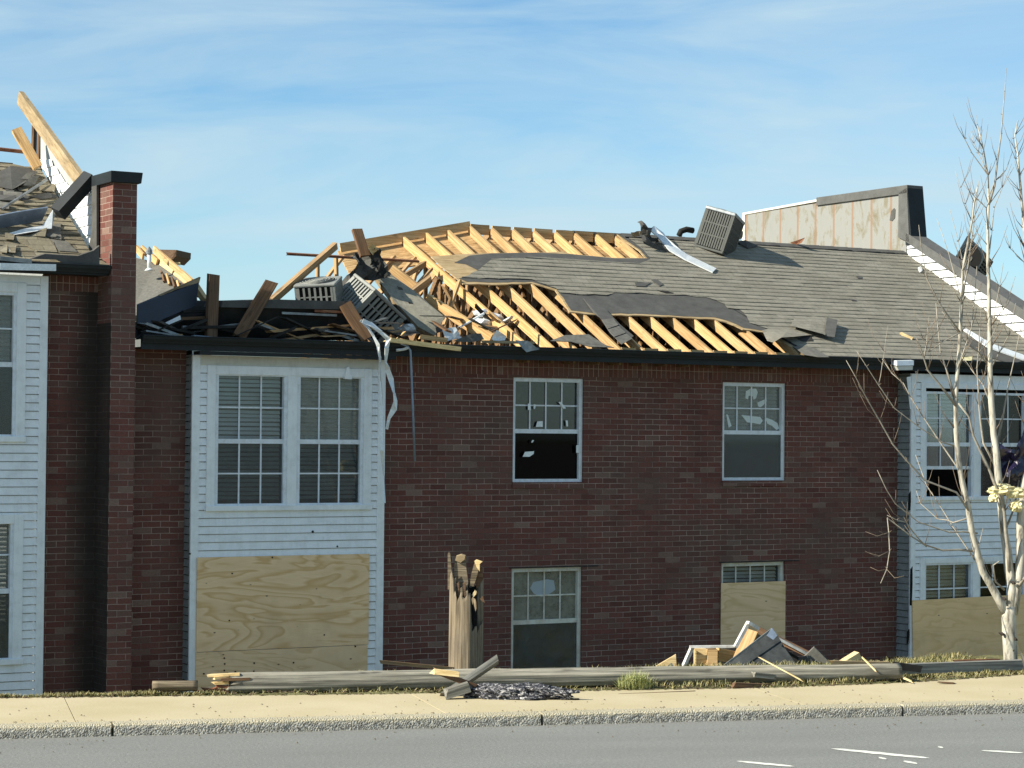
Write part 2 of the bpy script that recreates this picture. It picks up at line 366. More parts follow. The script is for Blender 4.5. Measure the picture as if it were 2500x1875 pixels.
def soil_mat():
    g = G('soil_and_turf', .95, .1); a = g.noise(g.oc, 1.7, 8, .7); f = g.noise(g.oc, 30, 4, .7)
    c = g.ramp(a, [(.32, (.075, .058, .035)), (.5, (.13, .125, .055)), (.68, (.21, .19, .10))])
    c = g.mix(.6, c, g.ramp(f, [(.3, .5), (.7, 1.5)]), 'MULTIPLY'); g.bump(f, .6, .03); return g.col(c)
SOIL = soil_mat()
def grass_mat(name, stops):
    g = G(name, .8, .2); r = g.noise(g.oc, 23, 2)
    return g.col(g.ramp(r, stops))
GRASS = grass_mat('grass', [(.3, (.09, .105, .035)), (.45, (.17, .165, .065)), (.58, (.33, .28, .135)), (.75, (.42, .36, .19))])
GRASSY = grass_mat('pale_grass', [(.3, (.26, .28, .11)), (.55, (.36, .38, .155)), (.7, (.50, .48, .24))])
def bark_mat():
    g = G('pale_bark', .85, .2); a = g.noise(g.map(g.oc, (9, 9, 2.2)), 2, 6, .65)
    c = g.ramp(a, [(.36, (.12, .105, .085)), (.48, (.38, .35, .285)), (.66, (.56, .52, .43))])
    g.bump(a, .5, .01); return g.col(c)
BARK = bark_mat(); BARKG = plain('grey_branch_bark', (.30, .27, .22), .85, .7, 12); TWIG = plain('twig_bark', (.20, .155, .115), .85, .6, 10)
FOAM = plain('yellow_insulation', (.66, .59, .33), .95, .6, 14, bump=.6)
PLAST = plain('dark_plastic_sheet', (.012, .010, .03), .22, .8, 6, spec=.6)
def cloth_mat():
    g = G('black_and_white_cloth', .85, .2); a = g.noise(g.map(g.oc, (7, 7, 16)), 3.2, 5, .7, 1.2)
    return g.col(g.ramp(a, [(.44, (.015, .015, .02)), (.53, (.07, .07, .08)), (.60, (.42, .41, .40)), (.74, (.60, .59, .57))]))
CLOTH = cloth_mat()
def glass_mat(name, tint=(.84, .88, .90), refl=.0, dust=.0, dustc=(.32, .33, .29)):
    m = bpy.data.materials.new(name); m.use_nodes = True; t = m.node_tree; t.nodes.clear()
    N = t.nodes.new; out = N('ShaderNodeOutputMaterial'); tr = N('ShaderNodeBsdfTransparent'); gl = N('ShaderNodeBsdfGlossy'); mx = N('ShaderNodeMixShader')
    fr = N('ShaderNodeFresnel'); fr.inputs[0].default_value = 1.5; ml = N('ShaderNodeMath'); ml.operation = 'ADD'; ml.inputs[1].default_value = refl
    tr.inputs[0].default_value = (*tint, 1); gl.inputs['Roughness'].default_value = .03
    t.links.new(fr.outputs[0], ml.inputs[0]); t.links.new(ml.outputs[0], mx.inputs[0]); t.links.new(tr.outputs[0], mx.inputs[1]); t.links.new(gl.outputs[0], mx.inputs[2])
    last = mx
    if dust:
        tc_ = N('ShaderNodeTexCoord'); no = N('ShaderNodeTexNoise'); no.inputs['Scale'].default_value = 6; no.inputs['Detail'].default_value = 8; no.inputs['Roughness'].default_value = .7
        rp_ = N('ShaderNodeValToRGB'); rp_.color_ramp.elements[0].position = .3; rp_.color_ramp.elements[1].position = .75
        rp_.color_ramp.elements[0].color = (dust*.35,)*3+(1,); rp_.color_ramp.elements[1].color = (min(1, dust*1.3),)*3+(1,)
        df = N('ShaderNodeBsdfDiffuse'); df.inputs[0].default_value = (*dustc, 1); m2 = N('ShaderNodeMixShader')
        t.links.new(tc_.outputs['Object'], no.inputs['Vector']); t.links.new(no.outputs['Fac'], rp_.inputs[0]); t.links.new(rp_.outputs[0], m2.inputs[0])
        t.links.new(mx.outputs[0], m2.inputs[1]); t.links.new(df.outputs[0], m2.inputs[2]); last = m2
    t.links.new(last.outputs[0], out.inputs[0]); return m
GLASS = glass_mat('window_glass'); GLASSD = glass_mat('dusty_glass', dust=.45); GLASSX = glass_mat('caked_glass', dust=.85, dustc=(.30, .29, .23))
GLASSM = glass_mat('shaded_glass', (.66, .71, .72), dust=.12, dustc=(.2, .22, .22))
GLASSK = glass_mat('dark_glass', (.10, .11, .11), -.03)
SCREEN = glass_mat('insect_screen_mesh', (.70, .72, .72), .0, .36, (.15, .17, .17))
# ------------------------------------------------------------------ generic geometry helpers
def wall_holes(mb, s0, s1, z0, z1, t, holes, depth=.12):
    xs = sorted({s0, s1, *[h[0] for h in holes], *[h[1] for h in holes]}); zs = sorted({z0, z1, *[h[2] for h in holes], *[h[3] for h in holes]})
    for i in range(len(xs)-1):
        for j in range(len(zs)-1):
            cx, cz = (xs[i]+xs[i+1])/2, (zs[j]+zs[j+1])/2
            if any(h[0] < cx < h[1] and h[2] < cz < h[3] for h in holes): continue
            mb.poly([(xs[i], t, zs[j]), (xs[i+1], t, zs[j]), (xs[i+1], t, zs[j+1]), (xs[i], t, zs[j+1])])
    for a, b, c, d in holes:
        q = t+depth
        mb.poly([(a,t,c),(a,q,c),(a,q,d),(a,t,d)]); mb.poly([(b,t,c),(b,t,d),(b,q,d),(b,q,c)])
        mb.poly([(a,t,d),(a,q,d),(b,q,d),(b,t,d)]); mb.poly([(a,t,c),(b,t,c),(b,q,c),(a,q,c)])
def courses(mb, poly, pitch, fn, lift, base=0, wav=0, cut=0, slot=0):
    """fill a 2D outline with overlapping courses; fn(u, v, h) places a point"""
    bm = bmesh.new(); bm.faces.new([bm.verts.new((u, v, 0)) for u, v in poly]); bmesh.ops.triangulate(bm, faces=bm.faces[:])
    v0 = min(p[1] for p in poly); v1 = max(p[1] for p in poly)
    for k in range(int(math.floor(v0/pitch))+1, int(math.ceil(v1/pitch))):
        bmesh.ops.bisect_plane(bm, geom=bm.verts[:]+bm.edges[:]+bm.faces[:], plane_co=(0, k*pitch, 0), plane_no=(0, 1, 0), dist=1e-6)
        if slot: bmesh.ops.bisect_plane(bm, geom=bm.verts[:]+bm.edges[:]+bm.faces[:], plane_co=(0, k*pitch-slot, 0), plane_no=(0, 1, 0), dist=1e-6)
    if cut:
        u0 = min(p[0] for p in poly); u1 = max(p[0] for p in poly)
        for k in range(int(math.floor(u0/cut))+1, int(math.ceil(u1/cut))):
            bmesh.ops.bisect_plane(bm, geom=bm.verts[:]+bm.edges[:]+bm.faces[:], plane_co=(k*cut, 0, 0), plane_no=(1, 0, 0), dist=1e-6)
    for f in bm.faces:
        vc = f.calc_center_median().y; k = math.floor(vc/pitch); inslot = slot and vc > (k+1)*pitch-slot; pts = [(v.co.x, v.co.y) for v in f.verts]
        def hh(u, v):
            q = wav*mnoise.noise(Vector((u*2.3, k*.9+3, .4)))+wav*.6*mnoise.noise(Vector((u*6, k*1.7, 2))) if wav else 0
            fr = 1-(v-k*pitch)/pitch
            return (base-.03 if inslot else base+max(0, lift+q)*fr+.002)
        mb.poly([fn(u, v, hh(u, v)) for u, v in pts])
        for i in range(len(pts)):
            a, b = pts[i], pts[(i+1) % len(pts)]
            if abs(a[1]-k*pitch) < 1e-5 and abs(b[1]-k*pitch) < 1e-5:
                mb.poly([fn(*a, hh(*a)), fn(*b, hh(*b)), fn(*b, base-(.03 if slot else .002)), fn(*a, base-(.03 if slot else .002))])
    bm.free()
def jag(poly, amp, step, closed=True, seed=1):
    r = random.Random(seed); out = []
    n = len(poly)
    for i in range(n if closed else n-1):
        a = Vector(poly[i]); b = Vector(poly[(i+1) % n]); m = max(1, int((b-a).length/step))
        out.append(tuple(a))
        nn = Vector((-(b-a).y, (b-a).x)).normalized() if (b-a).length > 0 else Vector((0, 0))
        for k in range(1, m): out.append(tuple(a+(b-a)*(k/m)+nn*r.uniform(-amp, amp)))
    return out if closed else out+[tuple(poly[-1])]
LAP = .1035
def laps(mb, s0, s1, z0, z1, t):
    courses(mb, [(s0, z0), (s1, z0), (s1, z1), (s0, z1)], LAP, lambda u, v, h: (u, t-h, v), .016, slot=.011)
def laps_side(mb, t0, t1, z0, z1, s):
    courses(mb, [(t0, z0), (t1, z0), (t1, z1), (t0, z1)], LAP, lambda u, v, h: (s-h, u, v), .016, slot=.012)
def window(parent, s0, s1, z0, z1, t, fw=.055, zr=None, up=(4, 2), lo=None, glass=None, blind=None, screen=False, mat=None, open_gap=0, label=None, bmat=None, rail=.06):
    mat = mat or FRAMEW; glass = glass or (GLASS, GLASS); zr = zr if zr is not None else (z0+z1)/2
    m = MB(); a, b = t-.015, t+.07
    m.box((s0, a, z0), (s0+fw, b, z1)).box((s1-fw, a, z0), (s1, b, z1)).box((s0+fw, a+.002, z1-fw), (s1-fw, b, z1)).box((s0+fw, a+.002, z0), (s1-fw, b, z0+fw*.8))
    m.box((s0+fw, t+.004, zr-rail/2), (s1-fw, b-.01, zr+rail/2))
    w_ = obj('window', m, mat, parent, label=label)
    i0, i1 = s0+fw, s1-fw; zb = z0+fw*.8; zt = z1-fw
    gap = open_gap
    obj('pane', MB().box((i0, t+.045, zr+rail/2), (i1, t+.049, zt)), glass[0], w_)
    obj('pane', MB().box((i0, t+.030, zb+gap), (i1, t+.034, zr-rail/2)), glass[1], w_)
    if gap: obj('sash_rail', MB().box((i0, t+.012, zb+gap-.05), (i1, t+.06, zb+gap)), mat, w_)
    for n, lo_, hi_, q in ((up, zr+rail/2, zt, .030), (lo, zb+gap, zr-rail/2, .016)):
        if not n: continue
        g = MB()
        for i in range(1, n[0]): x = i0+(i1-i0)*i/n[0]; g.box((x-.010, t+q, lo_), (x+.010, t+q+.012, hi_))
        for j in range(1, n[1]): z = lo_+(hi_-lo_)*j/n[1]; g.box((i0, t+q-.001, z-.010), (i1, t+q+.011, z+.010))
        obj('muntin_grid', g, mat, w_)
    if blind:
        g = MB(); z = blind[1]; r = random.Random(int(s0*100))
        while z > blind[0]:
            d = r.uniform(-.004, .004); e = r.uniform(-.006, .006)
            g.poly([(i0+.01, t+.085, z+d), (i1-.01, t+.085, z+d+e), (i1-.01, t+.112, z+.040+d+e), (i0+.01, t+.112, z+.040+d)]); z -= .056
        obj('blind', g, bmat or BLIND, w_, recalc=False)
    if screen: obj('insect_screen', MB().box((i0, t+.006, zb), (i1, t+.008, zr-rail/2)), SCREEN, w_)
    return w_

# ------------------------------------------------------------------ ground, road, kerb, sidewalk
BK = [(-400, 1708), (0, 1704), (350, 1700), (700, 1697), (1250, 1690), (1600, 1683), (1880, 1679), (2221, 1666), (2500, 1647), (2800, 1629)]
BKE = [gd(x, y, .1, 'K') for x, y in BK]                # back edge of the sidewalk in kerb coordinates
def gs(e):
    if e <= BKE[0].x: return BKE[0].y
    for a, b in zip(BKE, BKE[1:]):
        if e <= b.x: return a.y+(b.y-a.y)*(e-a.x)/(b.x-a.x)
    return BKE[-1].y
def sstep(x): x = max(0, min(1, x)); return x*x*(3-2*x)
def tz(e, g):
    q = g-gs(e); lim = -.25+1.75*sstep((e+3.0)/2.4)
    if q < 0: return .05 if g > .1 else -.03
    z = .105-.03*min(q, .3)-1.5*sstep((q-lim)/6.0)
    if q < 12: z += .022*mnoise.noise(Vector((e*1.9, g*1.9, 0)))+.015*mnoise.noise(Vector((e*6, g*6, 4)))
    return z
m = MB()
es_ = [-600, -200, -80, -40, -20, -12]+[-9+.15*i for i in range(121)]+[12, 20, 40, 80, 200, 600]
gg_ = [-400, -100, -40, -12, -1, 0, .12]
qs = [-.35, -.05, .0]+[.04+.13*i for i in range(22)]+[3.1+.4*i for i in range(16)]+[14, 25, 60, 200, 700]
rows = []
for e in es_:
    gsv = gs(e); rows.append([(e, g) for g in gg_]+[(e, gsv+q) for q in qs])
k0 = 0
for r_ in rows: m.v += [Vector((e, g, tz(e, g))) for e, g in r_]
nc = len(rows[0])
for i in range(len(rows)-1):
    for j in range(nc-1): m.f.append((i*nc+j, (i+1)*nc+j, (i+1)*nc+j+1, i*nc+j+1))
obj('ground', m, SOIL, fr='K', kind='structure', smooth=True, org=(0, 0, 0))
obj('road', MB().poly([(-500, -300, 0), (500, -300, 0), (500, .02, 0), (-500, .02, 0)]), ASPH, fr='K', kind='structure', org=(0, 0, 0))
ke = [gd(x, y, .05, 'K').x for x, y in ((270, 1775), (1325, 1758), (2202, 1735))]
segs = [(-60, ke[0]), (ke[0], ke[1]), (ke[1], ke[2]), (ke[2], 60)]
m = MB(); rk = random.Random(3)
for a, b in segs:
    n = max(2, min(90, int((b-a)/.06))); prof = [(0, -.02), (.0, .055), (.004, .088), (.022, .104), (.17, .106), (.17, -.02)]
    k = len(m.v)
    for i in range(n+1):
        e = a+.012+(b-a-.024)*i/n
        for j, (g, z) in enumerate(prof):
            jx = .006*mnoise.noise(Vector((e*9, j*3, 1)))+.003*mnoise.noise(Vector((e*31, j*3, 1))) if 0 < j < 4 else 0
            m.v.append(Vector((e, g+jx, z+jx*.6)))
    P = len(prof)
    for i in range(n):
        for j in range(P-1): m.f.append((k+i*P+j, k+(i+1)*P+j, k+(i+1)*P+j+1, k+i*P+j+1))
    m.f.append(tuple(k+j for j in range(P))); m.f.append(tuple(k+n*P+j for j in range(P)))
obj('kerb', m, KERB, fr='K', kind='structure', org=(0, 0, 0))
m = MB(); jl = [gd(x, 1720, .1, 'K').x for x in (165, 1050, 1960)]
cuts = [-60]+jl+[60]
for a, b in zip(cuts, cuts[1:]):
    a += .004; b -= .004; xs = [a]+[p.x for p in BKE if a < p.x < b]+[b]
    m.prism([(a, .192, .0), (b, .192, .0)]+[(x, gs(x), .0) for x in reversed(xs)], (0, 0, .100))
obj('sidewalk', m, CONC, fr='K', kind='structure', org=(0, 0, 0))
m = MB()
def mark(x0, y0, x1, y1, wpx):
    a = gd(x0, y0, .004, 'K'); b = gd(x1, y1, .004, 'K'); c = gd((x0+x1)/2, (y0+y1)/2+wpx, .004, 'K')-gd((x0+x1)/2, (y0+y1)/2, .004, 'K')
    r = random.Random(int(x0)); n = 14; top = []; bot = []
    for i in range(n+1):
        p = a+(b-a)*(i/n); e = math.sin(math.pi*i/n)**.3
        top.append(p-c*.5*e*r.uniform(.75, 1.1)); bot.append(p+c*.5*e*r.uniform(.75, 1.1))
    m.poly(top+bot[::-1])
for q in ((2028, 1827, 2272, 1851, 6), (1798, 1858, 1940, 1871, 5), (2395, 1832, 2500, 1838, 4), (2145, 1849, 2165, 1853, 4), (2205, 1858, 2240, 1864, 5), (2290, 1823, 2303, 1825, 4)): mark(*q)
obj('road_marking', m, PAINT, fr='K', kind='structure', org=(0, 0, .004))

# ------------------------------------------------------------------ main building shell
BZ = -1.6
mid = thing('apartment_building', 'long dark red brick apartment block with its roof torn open to the rafters', 'building', (2, 0, BZ))
lef = thing('apartment_building', 'taller apartment unit at the left edge ending in a tall narrow brick pier', 'building', (-8, 0, BZ))
SF = -6.045; SFR = -5.728; S2 = 9.93
def rc(x0, x1, ym, y0, y1, t=0):
    a = bp(x0, ym, t).x; b = bp(x1, ym, t).x; xm = (x0+x1)/2
    return a, b, bp(xm, y1, t).z, bp(xm, y0, t).z
W1 = rc(1252.5, 1424.7, 1050, 923, 1177); W2 = rc(1764, 1918.5, 1050, 934.5, 1173)
W3 = (W1[0], W1[1], -.79, .681); W4 = (W2[0], W2[1], -.79, .681)
WTOP = 3.60; SOLD = 3.385
BL0 = -4.848; BL1 = bp(936.5, 1280, -.2).x; BR0 = 6.925
m = MB(); wall_holes(m, SFR, BL0+.002, BZ, WTOP, 0, []); obj('brick_wall', m, BRICK, mid)
m = MB(); wall_holes(m, BL1-.002, BR0+.004, BZ, SOLD, 0, [W1, W2, W3, W4], .14)
obj('brick_wall', m, BRICK, mid)
for (a, b, c, d) in (W1, W2): obj('brick_sill', MB().box((a-.01, -.025, c-.085), (b+.01, .06, c-.004)), BRICK, mid)
obj('soldier_course', MB().box((BL1, -.004, SOLD), (BR0, .08, WTOP)), SOLDIER, mid)
m = MB()
for (a, b, c, d) in (W3, W4): m.box((a-.04, -.012, d+.002), (b+.26, .02, d+.016))
objs('lintel', m, DARKM, mid)
m = MB(); m.box((-14, 7.2, BZ), (S2, 7.35, 3.55)); m.box((-14, 3.4, BZ), (S2, 3.5, 3.3))
objs('interior_wall', m, ROOM, mid)
obj('end_wall', MB().box((S2+.03, .02, BZ), (S2+.2, 7.3, 3.29)), ROOM, mid)
m = MB()
for z in (BZ+.02, .93, 3.44): m.box((SFR+.3, .16, z), (S2, 7.19, z+.10))
objs('floor_slab', m, ROOM, mid)
m = MB(); m.box((BR0+.02, .0, BZ), (BR0+.08, .2, WTOP)); m.box((BL0+.03, .0, BZ), (BL0+.08, .2, WTOP)); m.box((BL1-.08, 0, BZ), (BL1-.03, .2, WTOP))
objs('stud_wall', m, BLACK, mid)
# windows in the brick
window(mid, *W1, .05, zr=bp(1338, 1053, 0).z, up=(4, 2), glass=(GLASS, GLASSK), label='upper window with a broken dark lower pane and bits of paper stuck in the grid')
window(mid, *W2, .05, zr=bp(1841, 1056, 0).z, up=(4, 2), glass=(GLASSD, GLASS), blind=(2.65, 3.28), screen=True, label='upper window with smeared top pane and grey screen')
window(mid, *W3, .05, zr=bp(1338, 1518, 0).z, up=(4, 2), glass=(GLASSX, GLASS), screen=True, mat=RUSTW, label='lower window caked with insulation above a dark pane')
w4 = window(mid, *W4, .05, up=(4, 2), glass=(GLASS, GLASS), blind=(.30, .61), mat=RUSTW, label='lower window mostly covered by plywood')
obj('dusty_film', MB().prism([bp(x, y, .0926) for x, y in ((1294, 1436), (1302, 1421), (1318, 1418), (1336, 1414), (1352, 1417), (1356, 1440), (1338, 1452), (1322, 1458), (1303, 1449))], (0, .002, 0)), white_mat('pale_film', (.33, .38, .41), (.27, .29, .28), .5), mid)
obj('sash_rail', MB().box((W1[0]+.06, .10, bp(1338, 1072, .1).z), (W1[1]-.06, .115, bp(1338, 1066, .1).z)), FRAMEW, mid)
obj('blind_cord', MB().tube([bp(1324, 1140, .12), bp(1324, 1152, .12), bp(1324, 1158, .12), bp(1324, 1166, .12)], [.004, .004, .014, .016], 6), FRAMEW, mid)
# paper scraps and shards in upper window
m = MB()
for q in ([(1289, 985), (1295, 986), (1296, 1001), (1289, 1001)], [(1303, 987), (1309, 988), (1306, 999), (1303, 997)], [(1363, 982), (1370, 981), (1382, 997), (1376, 998)],
          [(1312, 1029), (1325, 1028), (1325, 1042), (1308, 1042)], [(1381, 1026), (1386, 1027), (1387, 1041), (1383, 1041)]):
    m.prism([bp(x, y, .062) for x, y in q], (0, .004, 0))
objs('paper_scrap', m, METALW, mid)
m = MB()
for q in ([(1276, 1115), (1282, 1103), (1300, 1102), (1304, 1101), (1303, 1108), (1293, 1115)], [(1297, 1080), (1300, 1074), (1304, 1075), (1300, 1081)], [(1407, 1087), (1414, 1087), (1414, 1105), (1407, 1106)]):
    m.prism([bp(x, y, .022) for x, y in q], (0, .004, 0))
objs('paper_scrap', m, METALW, mid)
m = MB()
for q in ([(1821, 955), (1832, 949), (1846, 949), (1850, 958), (1846, 972), (1840, 976), (1838, 968), (1828, 966), (1826, 975), (1820, 972)], [(1849, 983), (1860, 978), (1871, 973), (1872, 979), (1864, 989), (1856, 994), (1851, 992)],
          [(1810, 1013), (1835, 1016), (1856, 1018), (1862, 1027), (1856, 1036), (1840, 1033), (1824, 1031)], [(1869, 1019), (1885, 1025), (1898, 1033), (1903, 1046), (1896, 1050), (1885, 1040), (1873, 1034)], [(1773, 1012), (1777, 1012), (1786, 1040), (1779, 1044)]):
    m.prism([bp(x, y, .0926) for x, y in q], (0, .002, 0))
objs('torn_plastic', m, white_mat('torn_film', (.62, .68, .66), (.35, .38, .36), .4), mid)
# plywood over the lower right window
p0 = bp(1761, 1450, -.03).x; p1 = bp(1918, 1450, -.03).x
obj('plywood_panel', MB().box((p0, -.03, -1.25), (p1, -.012, bp(1840, 1421, -.03).z)), PLY2, mid, bevel=.003)

def bay(parent, s0, s1, p, z0, z1, rects, side=True, cb=.11, mt=None):
    """projecting white siding bay: laps, corner boards"""
    m = MB()
    for r in rects: laps(m, *r, -p)
    obj('siding', m, SIDING, parent)
    m = MB(); m.box((s0, -p-.022, z0), (s0+cb, -p+.02, z1)).box((s1-cb, -p-.022, z0), (s1, -p+.02, z1)); objs('corner_board', m, TRIM, parent, bevel=.006)
    m = MB(); laps_side(m, -p+.02, .05, z0, z1, s0+.012); obj('return_siding', m, OLD_SHADE_SIDE, parent)  # shade on the bay's side is put into this darker siding colour
    obj('return_siding', MB().box((s1-.01, -p+.02, z0), (s1-.004, .02, z1)), OLD_SHADE_SIDE, parent)
# left bay of the brick block
P = .2; zt = bp(700, 872.5, -P).z
def xs_(x, y=1150): return bp(x, y, -P).x
cs0, cs1 = xs_(502), xs_(904); ct = bp(700, 896, -P).z; cbm = bp(700, 1246, -P).z
bay(mid, BL0, BL1, P, BZ, zt, [(BL0+.1, cs0, cbm, ct+.0), (cs1, BL1-.1, cbm, ct), (BL0+.1, BL1-.1, BZ, cbm)])
obj('frieze_board', MB().box((BL0+.112, -P-.018, ct), (BL1-.02, -P+.02, zt)), CREAM, mid)
def casing(parent, s0, s1, z0, z1, t, wd=.115):
    m = MB(); a, b = t-.03, t+.01
    m.box((s0, a, z0), (s0+wd, b, z1)).box((s1-wd, a, z0), (s1, b, z1)).box((s0+wd, a-.001, z1-wd), (s1-wd, b, z1)).box((s0-.01, a-.02, z0-.02), (s1+.01, b, z0+wd*.42))
    return obj('casing', m, TRIM, parent, bevel=.005)
casing(mid, cs0, cs1, cbm+.02, ct, -P)
mu0, mu1 = xs_(699), xs_(722); wz0 = bp(700, 1236, -P).z; wz1 = bp(700, 911, -P).z; wr = bp(700, 1078, -P).z
obj('mullion', MB().box((mu0, -P-.026, wz0), (mu1, -P+.05, wz1)), TRIM, mid, bevel=.004)
window(mid, cs0+.112, mu0, wz0, wz1, -P+.0, fw=.05, zr=wr, up=(3, 2), lo=(3, 2), glass=(GLASS, GLASSM), blind=(wz0+.08, wz1-.08), label='left sash pair with closed grey blinds')
window(mid, mu1, cs1-.112, wz0, wz1, -P+.0, fw=.05, zr=wr, up=(3, 2), lo=(3, 2), glass=(GLASSD, GLASSM), blind=(wz0+.08, wz1-.08), label='right sash pair with dusty panes')
pa, pb = xs_(477, 1500), xs_(897, 1500); pz = bp(690, 1356, -P).z; sz = bp(690, 1583, -P-.03).z
obj('plywood_panel', MB().box((pa, -P-.045, sz+.003), (pb, -P-.026, pz)), PLY, mid, bevel=.003, label='large swirly grained plywood sheet')
obj('plywood_panel', MB().box((pa, -P-.040, BZ+.3), (pb-.01, -P-.024, sz-.003)), PLY2, mid, bevel=.003, label='plywood strip under the large sheet')
m = MB(); rr = random.Random(5)
for x, y in ((575, 1640), (548, 1607), (549, 1621), (548, 1637), (621, 1619), (620, 1639), (717, 1618), (560, 1515), (792, 1550), (498, 1645), (868, 1578), (665, 1361), (567, 1400)):
    c = bp(x, y, -P-.05); m.tube([c, c+Vector((0, .012, 0))], .011, 7)
objs('nail_hole', m, BLACK, mid)
m = MB()
for x, y, w_, h_ in ((764, 1298, 6, 3), (824, 1334, 4, 2), (464, 1352, 3, 6)):
    c = bp(x, y, -P-.026); m.tube([c, c+Vector((0, .02, 0))], .016 if w_ > 4 else .012, 7)
objs('impact_hole', m, BLACK, mid)
# right bay of the brick block
P2 = .3; BR1 = 9.98; zt2 = bp(2300, 914, -P2).z
def xr(x, y=1150): return bp(x, y, -P2).x
c0, c1 = xr(2246), xr(2512); c2t = bp(2330, 935, -P2).z; c2b = bp(2330, 1221, -P2).z; lt = bp(2330, 1360, -P2).z
bay(mid, BR0, BR1, P2, BZ, zt2, [(BR0+.1, c0, c2b, c2t), (c1, BR1-.05, c2b, c2t), (BR0+.1, BR1-.05, lt, c2b), (BR0+.1, c0, BZ, lt), (c1, BR1-.05, BZ, lt)], cb=.10)
obj('frieze_board', MB().box((BR0+.102, -P2-.016, c2t), (BR1-.02, -P2+.02, zt2)), TRIM, mid)
casing(mid, c0, c1, c2b+.02, c2t, -P2, .09)
m0, m1 = xr(2374), xr(2389); a0 = bp(2330, 1216, -P2).z; a1 = bp(2330, 957, -P2).z; ar = bp(2330, 1085, -P2).z
obj('mullion', MB().box((m0, -P2-.026, a0), (m1, -P2+.05, a1)), TRIM, mid, bevel=.004)
window(mid, c0+.086, m0, a0, a1, -P2, fw=.035, zr=ar, up=(3, 2), lo=(3, 1), blind=(ar+.25, a1-.06), open_gap=.47, label='sash raised over a black gap')
window(mid, m1, c1-.086, a0, a1, -P2, fw=.035, zr=ar, up=(3, 2), lo=None, blind=(a0+.06, a1-.06))
casing(mid, c0, c1, BZ+.3, lt, -P2, .09)
l0, l1 = bp(2330, 1640, -P2).z, bp(2330, 1373, -P2).z; lr = bp(2330, 1500, -P2).z
obj('mullion', MB().box((m0, -P2-.026, l0), (m1, -P2+.05, l1)), TRIM, mid, bevel=.004)
window(mid, c0+.086, m0, l0, l1, -P2, fw=.035, zr=lr, up=(3, 2), blind=(l0+.1, l1-.04))
window(mid, m1, c1-.086, l0, l1, -P2, fw=.035, zr=lr, up=(3, 2), blind=(l0+.1, l1-.04))
obj('plywood_panel', MB().prism([(xr(2227, 1500), -P2-.05, BZ+.3), (xr(2560, 1500), -P2-.05, BZ+.3), bp(2560, 1448, -P2-.05), bp(2228, 1466, -P2-.05)], (0, .018, 0)), PLY3, mid, bevel=.003, label='plain brown plywood sheet')
obj('torn_trim', MB().prism([bp(2213, 921, -P2-.06), bp(2224, 919, -P2-.03), bp(2224, 1000, -P2-.03), bp(2221, 998, -P2-.06)], (-.02, -.03, 0)), TRIM, mid)
m = MB()
for x, y0, y1 in ((2226, 1382, 1478), (2218, 1536, 1572), (2222, 1200, 1246)):
    m.prism([bp(x-3, y0+8, -P2-.025), bp(x+2, y0, -P2-.025), bp(x+2, (y0+y1)/2, -P2-.025), bp(x, y1, -P2-.025), bp(x-4, y1, -P2-.025)], (0, .01, 0))
objs('split', m, BLACK, mid)

# ------------------------------------------------------------------ eaves and main roof
RM = (5.81-3.76)/3.85; RA = math.atan(RM); RC, RS = math.cos(RA), math.sin(RA); VMAX = 3.85/RC
def RP(s, v, h=0): return Vector((s, -.4+v*RC-h*RS, 3.76+v*RS+h*RC))
def rp(x, y, h=0):
    p = hit(x, y, RP(0, 0, h), (0, -RS, RC)); return (p.x, (p.y+.4+h*RS)/RC)
def gutter(s0, s1, zlo, zhi, t):
    """K-style gutter over a dark fascia board"""
    pr = [(t, zhi), (t-.085, zhi), (t-.09, zhi-.012), (t-.078, zhi-.018), (t-.07, zhi-.05), (t-.045, zhi-.085), (t-.04, zhi-.10), (t, zhi-.10)]
    m = MB(); m.prism([(s0, a, b) for a, b in pr], (s1-s0, 0, 0)); return m
e0 = bp(345, 840, -.42).x
m = gutter(e0, S2, 3.59, 3.765, -.42); obj('gutter', m, DARKM, mid)
obj('fascia', MB().box((e0, -.42, 3.585), (S2, -.395, 3.755)), DARKM, mid)
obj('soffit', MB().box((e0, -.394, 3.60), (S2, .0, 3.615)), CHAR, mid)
obj('gutter_end', MB().box((BL0+.02, -.41, zt+.002), (BL1+.05, -.20, 3.584)), DARKM, mid)
